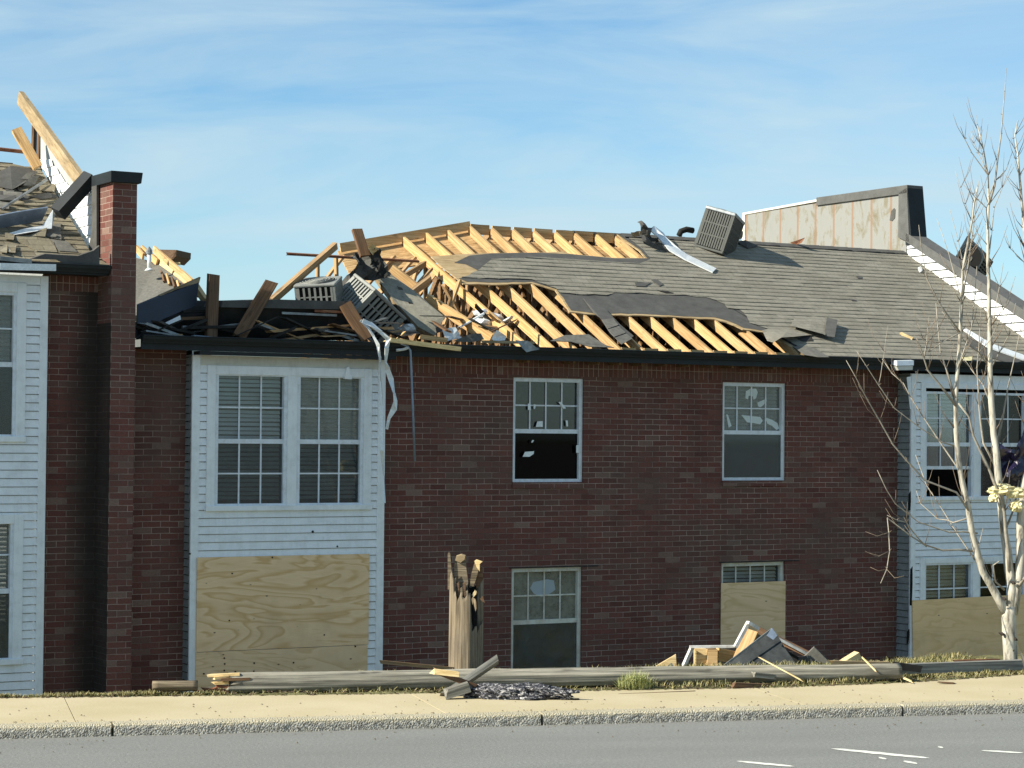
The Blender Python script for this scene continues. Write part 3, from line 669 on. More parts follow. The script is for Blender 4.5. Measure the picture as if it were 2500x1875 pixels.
# trusses
EX = [1296, 1354, 1408, 1468, 1520, 1575, 1632, 1688, 1745, 1795, 1845, 1897, 1955]
RX = [(985, 577), (1040, 567), (1093, 560), (1147, 551), (1200, 553), (1252, 555), (1303, 557), (1355, 559), (1403, 561), (1455, 566), (1503, 573)]
rr = random.Random(11)
for i, x in enumerate(EX):
    s = bp(x, 842+.03*(x-1296), -.36).x
    if i < len(RX):
        q = bp(*RX[i], 3.45); q.z -= .07
        if i > 3: q.z = 5.81-.085
    else: q = Vector((s-.08, 3.45, 5.725))
    foot = RP(s, .06, -.085)
    tr = MB(); zc = 3.60
    tr.beam((s, -.3, zc), (s, 7.1, zc), .04, .09)
    tr.beam((q.x, 3.45, zc), (q.x, 3.45, q.z-.05), .04, .085, (0, 1, 0))
    for tt in (1.15, 2.3):
        zz = 3.76+(tt+.4)*RM-.18+(q.z-5.725)*tt/3.45; sx = s+(q.x-s)*(tt+.4)/3.85
        tr.beam((sx+.02, tt, zc), (sx+.02, tt, zz), .035, .085, (0, 1, 0))
        tr.beam((sx-.02, tt+1.1, zc), (sx-.02, tt+.02, zz), .035, .085, (0, 1, 0))
        tb = 6.9-tt; tr.beam((q.x+.02, tb, zc), (q.x+.02, tb, zz), .035, .085, (0, 1, 0))
        tr.beam((q.x-.02, tb-1.1, zc), (q.x-.02, tb-.02, zz), .035, .085, (0, 1, 0))
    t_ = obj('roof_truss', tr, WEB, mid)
    lumber('rafter', foot, q, .04, .135, PINE, t_, upv=(0, -RS, RC))
    lumber('rafter', q+Vector((0, .03, 0)), Vector((q.x, 7.2, 3.70)), .04, .12, PINE_OLD, t_)
    # short blocking between rafter feet
    if i >= 4: lumber('rafter_block', RP(s+.03, .10, -.07), RP(s+.27, .10, -.07), .035, .12, PINE, t_)
    if 3 <= i <= 10: lumber('ridge_block', q+Vector((.03, .03, .02)), q+Vector((.36, .03, .02)), .03, .16, PINE, t_)
# more collapsed trusses on the left, seen against the sky
def lb(name, x0, y0, x1, y1, t0, t1, wd, ht, mat, parent=None, broken=(0, 0), **kw):
    return lumber(name, bp(x0, y0, t0), bp(x1, y1, t1), wd, ht, mat, parent, upv=(0, -.3, 1) if abs(x1-x0) > abs(y1-y0) else (0, 1, 0), broken=broken, **kw)
for q in ((775, 640, 775, 700, 2.6, 2.6), (836, 629, 785, 695, 3.0, 2.6), (820, 630, 822, 700, 2.6, 2.6), (960, 628, 925, 665, 3.2, 3.0), (1010, 632, 950, 700, 3.0, 2.6), (1020, 650, 1000, 720, 2.6, 2.6),
          (1035, 645, 960, 690, 2.3, 2.0), (1050, 660, 1000, 715, 2.2, 2.1), (1100, 680, 1060, 760, 2.2, 2.4), (1120, 690, 1085, 790, 1.5, 1.5), (1085, 700, 1130, 780, 2.0, 2.0), (1000, 720, 1045, 690, 1.6, 1.7)):
    lb('web_member', *q, .035, .085, PINE_OLD, mid, (.05, .05))
# ridge strip of bare boards (sags to the left)
A = bp(830, 605, 3.45); B_ = bp(1147, 551, 3.45); C_ = bp(1580, 578, 3.45)
m = MB()
for k in range(5):
    d0 = .02+k*.135; d1 = d0+.128
    def dn(p, d, lo=0): return Vector((p.x, p.y-d*.72+.10, p.z-d*.62-.03-lo))
    m.prism([dn(A, d0), dn(B_, d0), dn(B_, d1), dn(A, d1+.02*(k % 2))], (0, .01, -.02))
    if k >= 2: m.prism([dn(B_, d0, .0), dn(C_, d0), dn(C_, d1), dn(B_, d1)], (0, .01, -.02))
obj('ridge_sheathing', m, PINE, mid)
obj('ridge_beam', MB().beam(A, B_, .04, .14), PINE, mid)
# front slope layers
def poly_rp(pts): return [rp(x, y) if not isinstance(x, str) else None for x, y in pts]
sr0 = bp(1507, 576, 3.45).x
low = [(1985, 872), (1955, 866), (1935, 850), (1898, 829), (1868, 812), (1813, 804), (1775, 787), (1743, 779), (1650, 774), (1515, 769), (1450, 768), (1390, 762), (1372, 730), (1355, 708), (1330, 700), (1297, 691), (1220, 695), (1130, 693), (1118, 683), (1090, 660), (1052, 626)]
top = [(1120, 621), (1180, 618), (1250, 617), (1310, 617), (1372, 614), (1395, 620), (1440, 624), (1500, 629), (1575, 630), (1560, 612), (1540, 598), (1520, 585)]
def outline(low, top, s_end=S2, v_bot=-.02): return jag([rp(*p) for p in low], .015, .12, False, seed=4)+[rp(*p) for p in top]+[(sr0, VMAX), (s_end, VMAX), (s_end, v_bot), (rp(1985, 872)[0], v_bot)]
sh = outline(low, top)
m = MB()
n_ = len(sh); m.poly([RP(s, v, 0) for s, v in sh]); m.poly([RP(s, v, -.016) for s, v in sh][::-1])
for i in range(n_):
    a, b = sh[i], sh[(i+1) % n_]; m.poly([RP(*a, 0), RP(*b, 0), RP(*b, -.016), RP(*a, -.016)])
obj('roof_sheathing', m, TAN, mid)
flow = [(1992, 872), (1962, 864), (1942, 848), (1904, 826), (1872, 809), (1815, 801), (1778, 784), (1745, 775), (1650, 771), (1515, 765), (1450, 765), (1394, 758), (1376, 728), (1358, 706), (1330, 698), (1297, 688), (1220, 690), (1140, 688), (1120, 680), (1163, 668), (1166, 660), (1136, 645), (1109, 642)]
ftop = [(1146, 624), (1200, 619), (1310, 617), (1395, 621), (1500, 631), (1580, 631), (1563, 611), (1543, 597), (1524, 584)]
fe = outline(flow, ftop); m = MB(); m.poly([RP(s, v, .003) for s, v in fe]); obj('roofing_felt', m, FELT, mid)
slow = [(1998, 872), (1965, 862), (1946, 846), (1908, 824), (1878, 806), (1830, 790), (1822, 772), (1806, 757), (1775, 754), (1768, 744), (1724, 727), (1650, 722), (1585, 719), (1500, 716), (1480, 723), (1420, 722), (1366, 716), (1356, 705), (1297, 684), (1240, 682), (1170, 682), (1125, 679), (1168, 660)]
stop = [(1200, 634), (1240, 632), (1330, 630), (1395, 634), (1480, 640), (1560, 645), (1588, 634), (1570, 611), (1552, 597), (1536, 584)]
sg = [rp(*p) for p in slow]; sg = jag(sg, .03, .15, False, seed=9)+[rp(*p) for p in stop]+[(bp(1530, 576, 3.45).x, VMAX), (S2, VMAX), (S2, -.03), (rp(1998, 872)[0], -.03)]
m = MB(); courses(m, sg, .143, RP, .009, .006, .010, .35); obj('shingles', m, SHING, mid)
# ridge cap and back slope
rb0 = bp(1515, 576, 3.45).x
m = MB()
k = rb0
while k < S2-.05:
    k2 = min(k+.33, S2); hgt = .02+.008*rr.random()
    m.prism([RP(k, VMAX-.13, hgt), RP(k2, VMAX-.13, hgt+.008), Vector((k2, 3.45, 5.84)), Vector((k, 3.45, 5.835))], (0, 0, -.006)); k = k2-.02
obj('ridge_cap', m, FELT, mid)
m = MB(); m.prism([(rb0-.9, 3.47, 5.80), (S2-.01, 3.47, 5.80), (S2-.01, 7.6, 3.62), (rb0-3.6, 7.6, 3.62), (rb0-2.9, 6.1, 4.41)], (0, 0, .03)); obj('back_slope', m, SHING, mid)
# shingle flaps, curls, missing tabs
def flap(pts, mat, th=.008, name='shingle_flap', label=None):
    m = MB(); m.prism([RP(*rp(x, y, h), h) for x, y, h in pts], RP(0, 0, -th)-RP(0, 0, 0)); return obj(name, m, mat, mid, label=label)
flap([(1424, 728, .02), (1455, 747, .03), (1477, 753, .03), (1512, 790, .06), (1547, 820, .05), (1519, 840, .05), (1490, 813, .05), (1465, 775, .05), (1449, 763, .03)], FELT)
for pts in ([(1470, 780, .07), (1497, 777, .07), (1510, 793, .07), (1484, 802, .07)], [(1484, 804, .075), (1511, 796, .075), (1528, 812, .07), (1500, 822, .07)], [(1502, 824, .075), (1530, 814, .075), (1544, 826, .07), (1518, 840, .07)]): flap(pts, FELTLT)
flap([(1343, 832, .02), (1380, 818, .05), (1437, 816, .06), (1480, 843, .03), (1500, 848, .02), (1440, 846, .02), (1395, 834, .03)], FELTLT)
def curl(px, lift, mat, name='curled_shingles'):
    m = MB(); n = 6
    for i in range(len(px)-1):
        (xa, ya, xb, yb), (xc, yc, xd, yd) = px[i], px[i+1]
        for k in range(n):
            f0, f1 = k/n, (k+1)/n
            def P_(x0, y0, x1, y1, f, j): 
                h = .015+lift[j]*(f**1.7); return RP(*rp(x0+(x1-x0)*f, y0+(y1-y0)*f, h), h)
            m.poly([P_(xa, ya, xb, yb, f0, i), P_(xc, yc, xd, yd, f0, i+1), P_(xc, yc, xd, yd, f1, i+1), P_(xa, ya, xb, yb, f1, i)])
    return obj(name, m, mat, mid)
curl([(1860, 806, 1873, 832), (1890, 800, 1888, 836), (1930, 800, 1908, 824), (1965, 806, 1938, 822), (2000, 818, 1972, 818)], [.10, .22, .16, .10, .03], SHING)
curl([(1935, 845, 1962, 866), (1965, 845, 1998, 872), (1990, 850, 2025, 872)], [.06, .10, .05], FELTLT)
curl([(1940, 775, 1930, 795), (1985, 772, 1975, 806), (2015, 775, 2008, 815), (2022, 778, 2015, 818)], [.05, .09, .09, .09], SHING)
flap([(2019, 775, .10), (2045, 781, .12), (2038, 823, .10), (2012, 819, .08)], FELT)
for pts in ([(1590, 683), (1605, 682), (1620, 694), (1610, 698)], [(1605, 708), (1630, 711), (1645, 715), (1625, 714)], [(1948, 826), (1978, 818), (1985, 832), (1960, 833)], [(1550, 690), (1590, 689), (1575, 699), (1553, 698)], [(2090, 675), (2103, 674), (2105, 679), (2095, 680)], [(2072, 729), (2088, 731), (2091, 734), (2080, 733)]):
    flap([(x, y, .024) for x, y in pts], CHAR if pts[0][0] in (1605, 1948) else FELT, name='missing_tab')
# ------------------------------------------------------------------ right firewall
def fwall(parent, name, pts, s, th, mat): return obj(name, MB().prism([(s, p.y, p.z) for p in pts], (th, 0, 0)), mat, parent)
pr = lambda x, y: sp(x, y, S2)
a_ = pr(2211, 457); b_ = pr(1815, 520); ridge_t = pr(2200, 600).y
foot = RP(S2, -.0); fz = Vector((S2, -.45, 3.4))
rk0 = pr(2216, 589); rk1 = pr(2484, 767)
d_ = (rk1-rk0); low_t = -.45; rk2 = rk0+d_*((low_t-rk0.y)/d_.y)
# white siding on the rake part, stained boards on the raised part
sid = [(-.4, 3.6), (low_t, rk2.z), (rk0.y, rk0.z), (rk0.y+.02, 5.4), (3.3, 5.4)]
m = MB(); courses(m, [(low_t, 3.5), (low_t, rk2.z), (rk0.y, rk0.z), (rk0.y, 5.3), (1.5, 3.9)], LAP*1.35, lambda u, v, h: (S2-h, u, v), .016, slot=.022); obj('rake_siding', m, SIDING, mid)
obj('firewall', MB().prism([(S2+.01, low_t, 3.3), (S2+.01, low_t, rk2.z-.02), (S2+.01, rk0.y, rk0.z-.02), (S2+.01, rk0.y, a_.z-.02), (S2+.01, b_.y, b_.z-.05), (S2+.01, b_.y, 3.3)], (.22, 0, 0)), OLD_SHADE_SIDE, mid)
obj('firewall_board', MB().prism([(S2-.012, rk0.y+.02, 5.2), (S2-.012, rk0.y+.02, a_.z-.02), (S2-.012, b_.y, b_.z-.05), (S2-.012, b_.y, 4.6)], (.02, 0, 0)), PANEL, mid)
md = pr(1998, 490)
def coping(p, q, hh, mat, name='coping', w0=-.05, w1=.30, drop=.0):
    m = MB(); m.prism([(S2+w0, p.y, p.z-hh), (S2+w1, p.y, p.z-hh), (S2+w1, p.y, p.z), (S2+w0, p.y, p.z)], (0, q.y-p.y, q.z-p.z)); return obj(name, m, mat, mid, bevel=.006)
coping(Vector((0, a_.y-.1, a_.z+.03)), Vector((0, md.y, a_.z+.03)), .15, COPING)
coping(Vector((0, md.y, a_.z+.0)), Vector((0, b_.y, b_.z-.0)), .045, RUSTW, 'bare_coping_board', -.03)
obj('end_trim', MB().box((S2-.03, b_.y-.09, 4.6), (S2+.2, b_.y, b_.z-.05)), RUSTW, mid)
m = MB(); m.prism([(S2-.045, rk0.y-.16, rk0.z-.05), (S2+.31, rk0.y-.16, rk0.z-.05), (S2+.31, rk0.y-.03, a_.z+.028), (S2-.045, rk0.y-.03, a_.z+.028)], (0, .16, -.02)); obj('coping', m, DARKM, mid)
obj('coping_face', MB().prism([(S2-.05, rk0.y-.1, rk0.z-.03), (S2-.05, rk0.y+.2, rk0.z+.08), (S2-.05, a_.y+.13, a_.z-.1), (S2-.05, a_.y-.09, a_.z-.02)], (.02, 0, 0)), COPING, mid)
coping(Vector((0, rk0.y, rk0.z+.155)), Vector((0, rk2.y, rk2.z+.155)), .165, COPING)
m = MB(); m.prism([bp(2226, 540, rk0.y+.1), bp(2231, 522, rk0.y+.1), bp(2239, 545, rk0.y+.1), bp(2238, 555, rk0.y+.1), bp(2228, 560, rk0.y+.1)], (0, .1, 0)); obj('bent_flashing', m, DARKM, mid)
obj('patch', MB().prism([(S2-.02, *pr(x, y).yz) for x, y in ((2178, 515), (2185, 508), (2188, 512), (2187, 532), (2180, 540), (2174, 538))], (.012, 0, 0)), FELT, mid)
# ------------------------------------------------------------------ left unit
LE = 4.617; LM = .55; LA = math.atan(LM); LC, LS = math.cos(LA), math.sin(LA)
def LP(s, v, h=0): return Vector((s, -.4+v*LC-h*LS, LE+v*LS+h*LC))
def lp(x, y, h=0):
    p = hit(x, y, LP(0, 0, h), (0, -LS, LC)); return (p.x, (p.y+.4+h*LS)/LC)
PL = .2
def xl(x, y=1000): return bp(x, y, -PL).x
LB1 = xl(113); LB0 = LB1-4.0; LZT = bp(60, 672, -PL).z
obj('brick_wall', (lambda q: (wall_holes(q, LB1-.002, SF+.004, BZ, 4.50, 0, []), q)[1])(MB()), BRICK_STAIN_SHADE, lef)
obj('soldier_course', MB().box((LB1+.01, -.004, 4.30), (SF-.002, .06, 4.49)), SOLDIER, lef)
lc0 = xl(60)+.0; lct = bp(40, 690, -PL).z; lcb = bp(40, 1079, -PL).z; lc2t = bp(30, 1255, -PL).z; lc2b = bp(30, 1622, -PL).z
m = MB()
for r in ((lc0, LB1-.09, lcb, lct), (LB0, LB1-.09, lc2t, lcb), (lc0, LB1-.09, lc2b, lc2t), (LB0, LB1-.09, BZ, lc2b)): laps(m, *r, -PL)
obj('siding', m, SIDING, lef)
obj('corner_board', MB().box((LB1-.10, -PL-.022, BZ), (LB1, .0, LZT)), TRIM, lef, bevel=.006)
obj('frieze_board', MB().box((LB0, -PL-.018, lct), (LB1-.102, -PL+.02, LZT)), TRIM, lef)
for zt_, zb_ in ((lct, lcb), (lc2t, lc2b)): casing(lef, lc0-2.4, lc0, zb_+.02, zt_, -PL, .12)
for ya, yb, yr, zz in ((712, 1068, 890, 0), (1263, 1613, 1443, 1)):
    za = bp(20, yb, -PL).z; zb_ = bp(20, ya, -PL).z; zr_ = bp(20, yr, -PL).z
    window(lef, lc0-1.17, lc0-.115, za, zb_, -PL, fw=.045, zr=zr_, up=(3, 2), lo=None, glass=(GLASSD, GLASSD), blind=(zr_-.4, zb_-.05), screen=True, label=('upper' if not zz else 'lower')+' window of the left unit')
    window(lef, lc0-2.285, lc0-1.24, za, zb_, -PL, fw=.045, zr=zr_, up=(3, 2), lo=None, glass=(GLASSD, GLASSD), blind=(zr_-.4, zb_-.05), screen=True)
    obj('mullion', MB().box((lc0-1.239, -PL-.026, za), (lc0-1.171, -PL+.05, zb_)), TRIM, lef, bevel=.004)
rig = thing('apartment_building', 'lower unit stepping down past the firewall at the right edge', 'building', (S2+4, 0, BZ))
obj('brick_wall', MB().box((S2+.24, 0, BZ), (S2+9, .25, 2.75)), BRICK, rig); obj('brick_wall', MB().box((S2+8.75, .26, BZ), (S2+9, 7.2, 2.75)), BRICK, rig)
obj('roof', MB().prism([(S2+.24, -.4, 2.86), (S2+.24, 3.45, 4.91), (S2+.24, 7.5, 2.76)], (8.9, 0, 0)), SHING, rig)
obj('gutter', gutter(S2+.24, S2+9.1, 2.7, 2.85, -.42), DARKM, rig)
m = MB(); m.box((LB0, .3, BZ), (SF, .35, 4.4)); obj('interior_wall', m, BLACK, lef)
m = MB(); m.box((-22, 0, BZ), (LB0, .25, 4.6)); obj('brick_wall', m, BRICK, lef)
# brick pier and firewall with its rake
FZ = bp(306, 446, -.5).z
m = MB(); wall_holes(m, SF, SFR, BZ, FZ, -.5, [])
m.poly([(SF, -.5, 3.9), (SF, .12, 3.9), (SF, .12, FZ), (SF, -.5, FZ)]); m.poly([(SFR, -.5, BZ), (SFR, .12, BZ), (SFR, .12, FZ), (SFR, -.5, FZ)]); m.poly([(SF, .12, BZ), (SFR, .12, BZ), (SFR, .12, FZ), (SF, .12, FZ)])
obj('brick_pier', m, BRICK, lef); obj('brick_return', MB().poly([(SF, -.5, BZ), (SF, 0, BZ), (SF, 0, 3.9), (SF, -.5, 3.9)]), BRICK_STAIN_SHADE, lef)  # lower pier side: its shade is put into the darkened brick
cz = bp(306, 419, -.55).z
obj('pier_cap', MB().prism([(SF-.05, -.56, FZ-.01), (SFR+.035, -.56, FZ-.005), (SFR+.05, -.57, cz), (SF-.055, -.575, cz)], (0, .72, 0)), DARKM, lef, bevel=.008)
sf = lambda x, y: sp(x, y, SF)
k0_, k1_ = sf(218, 608), sf(95, 406)
q0, q1 = sf(196, 432), sf(55, 238)
sl_ = (q1.z-q0.z)/(q1.y-q0.y)
def rk(t, off=0): return q0.z+sl_*(t-q0.y)+off
m = MB(); m.prism([(SF+.03, .13, 3.4), (SF+.03, .13, rk(.13, -.12)), (SF+.03, 2.2, rk(2.2, -.12)), (SF+.03, 2.2, rk(2.2, -.8)), (SF+.03, 3.3, rk(3.3, -1.1)), (SF+.03, 7.0, rk(3.3, -2.6)), (SF+.03, 7.0, 3.4)], (.12, 0, 0)); obj('firewall', m, OLD_SHADE_SIDE, lef)
sidp = [sf(x, y) for x, y in ((97, 390), (127, 389), (133, 405), (140, 410), (152, 430), (168, 452), (203, 470), (228, 472), (228, 590), (218, 612))]
m = MB(); courses(m, [(p.y, p.z) for p in sidp], LAP*1.25, lambda u, v, h: (SF-h-.005, u, v), .014); obj('rake_siding', m, SIDING, lef)
obj('firewall_board', MB().prism([(SF+.012, *sf(x, y).yz) for x, y in ((97, 326), (180, 444), (228, 470), (228, 560), (97, 408))], (.012, 0, 0)), white_mat('grey_sheathing', (.42, .43, .41), (.22, .2, .17), .6), lef)
for x0, y0, x1, y1 in ((76, 290, 72, 400), (90, 310, 92, 395)):
    p, q = sf(x0, y0), sf(x1, y1); lumber('stud', (SF+.05, p.y, p.z), (SF+.05, p.y+.02, q.z-.3), .09, .05, BROWN, lef, upv=(1, 0, 0))
m_ = lumber('rake_board', (SF-.0, q0.y-.05, q0.z-.07), (SF-.0, q1.y+.1, q1.z+.01), .07, .19, TAN, lef, upv=(0, -LS, LC))
p0_ = bp(222, 432, .30); p1_ = bp(141, 521, .30)
lumber('torn_coping', p0_, p1_, .16, .17, DARKM, lef, upv=(0, -.4, 1))
m = MB(); m.prism([sf(x, y)+Vector((-.02, 0, 0)) for x, y in ((233, 435), (245, 430), (245, 640), (200, 640), (150, 632), (205, 626), (226, 605), (233, 560))], (-.03, 0, 0)); obj('step_flashing', m, FELT, lef)
# left roof
lro = [lp(218, 612), lp(95, 408), lp(60, 408), lp(30, 400), (-12, lp(30, 400)[1]), (-12, -.03), (SF, -.03)]
m = MB(); courses(m, jag(lro[:4], .01, .3, False, seed=3)+lro[4:], .143, LP, .013, .0, .012, .35); obj('shingles', m, SHINGL, lef)
obj('roof_sheathing', MB().prism([LP(s, v, -.004) for s, v in lro], LP(0, 0, -.03)-LP(0, 0, 0)), TAN, lef)
def lflap(pts, mat, name='shingle_flap', th=.008):
    m = MB(); m.prism([LP(*lp(x, y, h), h) for x, y, h in pts], LP(0, 0, -th)-LP(0, 0, 0)); return obj(name, m, mat, lef)
lflap([(0, 418, .05), (25, 405, .08), (70, 410, .07), (92, 420, .06), (60, 446, .1), (30, 462, .05), (0, 456, .03)], FELT)
lflap([(50, 436, .10), (66, 422, .12), (84, 420, .12), (70, 438, .10)], FELTLT); lflap([(57, 452, .12), (75, 430, .14), (96, 428, .12), (86, 450, .10), (72, 454, .1)], FELTLT)
lflap([(0, 466, .03), (40, 468, .03), (75, 480, .02), (60, 488, .02), (0, 490, .02)], FELT); lflap([(70, 478, .05), (120, 470, .06), (143, 480, .03), (100, 486, .02)], FELT)
lflap([(98, 566, .03), (130, 548, .03), (148, 545, .03), (150, 585, .03), (118, 578, .03)], FELTLT); lflap([(118, 582, .02), (165, 590, .03), (190, 615, .02), (145, 612, .02)], FELTLT)
lflap([(24, 578, .02), (95, 565, .03), (130, 590, .03), (140, 615, .02), (90, 612, .02)], SHINGL)
rz_ = random.Random(5)
for k in range(16):
    x, y = rz_.uniform(0, 150), rz_.uniform(440, 612); w2, h2 = rz_.uniform(10, 24), rz_.uniform(4, 10); q_ = rz_.uniform(-4, 4)
    lflap([(x-w2, y-h2+q_, .03), (x+w2, y-h2-q_, rz_.uniform(.03, .10)), (x+w2*.8, y+h2, .05), (x-w2*.9, y+h2*.8, .03)], rz_.choice((SHINGL, FELTLT, FELT, SHINGL)))
m = gutter(-14, SF-.01, 4.49, LE-.005, -.42); obj('gutter', m, DARKM, lef)
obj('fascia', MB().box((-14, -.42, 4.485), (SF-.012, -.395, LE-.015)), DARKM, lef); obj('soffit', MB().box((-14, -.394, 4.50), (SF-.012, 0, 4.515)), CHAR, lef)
for x0, y0, x1, y1, hh in ((0, 625, 78, 633, .07), (0, 642, 137, 645, .11)): obj('eave_strip', MB().prism([bp(x0, y0, -.53), bp(x1, y1, -.53), bp(x1, y1+hh*150, -.53), bp(x0, y0+hh*150, -.53)], (0, .04, 0)), METALG if hh < .1 else METALW, lef)
obj('torn_membrane', MB().prism([bp(x, y, -.46) for x, y in ((75, 632), (110, 620), (190, 625), (228, 612), (243, 600), (243, 650), (170, 650), (137, 634))], (0, .05, .01)), FELT, lef)

# ------------------------------------------------------------------ loose things on the left roof
BOARDS = 'loose boards on the damaged roofs'
def loose(name, x0, y0, x1, y1, t0, t1, wd, ht, mat, label, cat='board', group=BOARDS, upv=None, broken=(.05, .05), fr='B'):
    p, q = bp(x0, y0, t0), bp(x1, y1, t1)
    return lumber(name, p, q, wd, ht, mat, None, 'B', upv or ((0, -.4, 1) if abs(x1-x0) > abs(y1-y0) else (0, 1, 0)), broken, label=label, cat=cat, group=group)
loose('roof_board', 42, 320, 90, 405, 2.2, 1.9, .05, .14, PINE, 'orange broken board leaning beside the tall tan rake board', upv=(1, 0, .3))
loose('roof_rod', -30, 361, 62, 371, 2.6, 2.4, .04, .045, REDROT, 'thin dark reddish rod sticking out level from the left edge', 'rod', None)
loose('metal_rod', 8, 508, 112, 440, .75, 1.5, .022, .03, METALG, 'thin grey strip lying slanted on the tan left roof', 'strip', None)
g_ = MB(); A0 = bp(-60, 552, .35); A1 = bp(108, 521, .5); wv = Vector((.02, -.06, .085))
g_.ribbon([A0, (A0+A1)/2+Vector((0, 0, .01)), A1], wv, .02); gut = thing('fallen_gutter', 'blue grey gutter section lying on the left roof with torn white end', 'gutter', A0)
obj('trough', g_, METALB, gut)
obj('bent_flange', MB().prism([bp(0, 575, .28), bp(60, 558, .3), bp(105, 550, .35), bp(130, 512, .4), bp(134, 525, .38), bp(126, 558, .3), bp(30, 574, .25), bp(0, 583, .24)], (0, .03, .0)), METALW, gut)
obj('dark_underside', MB().prism([bp(0, 582, .22), bp(40, 574, .24), bp(120, 558, .3), bp(60, 571, .2), bp(0, 587, .2)], (0, .04, 0)), CHAR, gut)

# ------------------------------------------------------------------ collapsed roof between the pier and the rafters
slab = thing('fallen_roof_slab', 'black tilted slab of fallen roof lying behind the gutter above the left bay', 'roof slab', bp(690, 832, -.1))
obj('deck', MB().prism([bp(470, 826, .25), bp(885, 832, .25), bp(852, 742, -.02), bp(545, 738, -.02)], (0, .12, .03)), CHAR, slab)
obj('top_edge', MB().prism([bp(540, 750, -.05), bp(852, 756, -.05), bp(850, 736, -.05), bp(680, 731, -.05), bp(545, 735, -.05)], (0, .6, .03)), FELT, slab)
obj('batten', MB().beam(bp(688, 764, -.02), bp(822, 770, -.02), .02, .03), METALG, slab)
obj('batten', MB().beam(bp(768, 759, -.06), bp(838, 762, -.06), .02, .035), REDROT, slab)
lumber('end_joist', bp(842, 742, -.08), bp(895, 828, -.25), .05, .17, BROWN, slab, upv=(.6, 0, .6))
lumber('lath', bp(836, 800, -.1), bp(864, 826, -.2), .02, .03, BROWN, slab)
rub = thing('roof_rubble', 'dark heap of splintered roof layers between the brick pier and the standing stub', 'rubble', bp(440, 832, -.1))
for q in ((345, 790, 470, 815, 0, -.1, .3, .03, CHAR), (430, 762, 560, 758, .3, .4, .4, .03, CHAR), (440, 778, 500, 776, .1, .1, .04, .04, BROWN), (445, 798, 500, 799, .0, 0, .04, .03, METALG), (480, 790, 580, 812, .05, 0, .2, .05, CHAR),
          (350, 808, 440, 822, -.2, -.2, .2, .02, METALG), (470, 820, 560, 828, -.3, -.3, .1, .02, METALB)): lumber('torn_layer', bp(q[0], q[1], q[4]), bp(q[2], q[3], q[5]), q[6], q[7], q[8], rub)
obj('deck', MB().prism([bp(335, 828, .5), bp(570, 832, .5), bp(552, 742, .7), bp(490, 736, .8), bp(400, 752, .8), bp(335, 790, .8)], (0, .1, .02)), CHAR, rub)
ms_ = thing('membrane_sheet', 'dark blue black roofing sheet propped against the brick pier', 'roofing sheet', bp(400, 790, 0))
obj('sheet', MB().prism([bp(335, 745, .1), bp(390, 722, .2), bp(486, 690, .3), bp(478, 746, .2), bp(400, 778, .1), bp(335, 820, .0)], (0, .02, .01)), NAVY, ms_)
obj('wood_edge', MB().prism([bp(388, 722, .19), bp(490, 677, .32), bp(486, 692, .30), bp(430, 706, .26), bp(400, 722, .2)], (0, .05, .01)), TAN, ms_)
obj('torn_edge', MB().prism([bp(400, 790, .05), bp(440, 770, .08), bp(442, 780, .08), bp(410, 800, .05)], (0, .02, 0)), METALW, ms_)
loose('standing_stub', 521, 676, 515, 822, .05, -.1, .14, .09, BROWN, 'short brown post standing upright behind the gutter left of the leaning plank', 'post', BOARDS, (0, 1, 0))
loose('leaning_plank', 656, 700, 583, 822, .0, -.2, .17, .06, BROWN, 'brown plank leaning right, jagged top, behind the gutter above the bay', upv=(.3, 1, 0), broken=(.16, .02))
loose('leaning_plank', 816, 602, 664, 734, 1.1, .7, .06, .11, PINE_OLD, 'long lighter plank rising right into the sky from the black slab')
loose('jutting_rod', 707, 620, 1022, 638, 1.9, 2.3, .035, .035, REDROT, 'long thin dark rod poking out left into the sky among the trusses', 'rod', None, broken=(.1, 0))
loose('roof_stub', 872, 563, 890, 622, 1.2, 1.0, .05, .15, BROWN, 'broken dark board stub standing on top of the torn roofing bundle', upv=(1, 0, 0))
sb = thing('shingled_slab', 'grey shingled strip of roof sliding down beside the tilted condenser', 'roof slab', bp(1000, 770, .5))
sbp = [bp(905, 660, 1.3), bp(925, 652, 1.35), bp(1010, 712, 1.0), bp(1085, 776, .5), bp(1060, 822, .3), bp(1020, 800, .4), bp(960, 735, .8)]
obj('deck', MB().prism(sbp, (.02, .09, -.04)), TAN, sb)
obj('shingles', MB().prism([p+Vector((-.005, -.02, .012)) for p in sbp], (0, .018, 0)), plain('tan_shingle_sheet', (.23, .215, .17), .95, .5, 18), sb)
r3 = random.Random(2)
for k in range(7):
    f = .1+.11*k; c = sbp[0].lerp(sbp[4], f)+Vector((r3.uniform(-.1, .12), -.035, r3.uniform(.0, .10))); m = MB(); m.prism([c, c+Vector((.07, -.01, -.02)), c+Vector((.10, -.01, -.06)), c+Vector((.03, 0, -.05))], (0, .006, 0)); obj('torn_patch', m, FELT, sb)
def crumple(c, sx, sy, sz, seed, sub=4, amp=.35, fr=4):
    bm = bmesh.new(); bmesh.ops.create_icosphere(bm, subdivisions=sub, radius=1); m = MB(); c = Vector(c)
    for v in bm.verts:
        d = v.co.copy(); n = 1+amp*mnoise.noise(d*fr*.5+Vector((seed, 0, 0)))+amp*.6*mnoise.noise(d*fr+Vector((0, seed, 0)))+amp*.35*mnoise.noise(d*fr*2.3+Vector((0, 0, seed)))
        m.v.append(c+Vector((d.x*sx, d.y*sy, d.z*sz))*n)
    m.f = [tuple(v.index for v in f.verts) for f in bm.faces]; bm.free(); return m
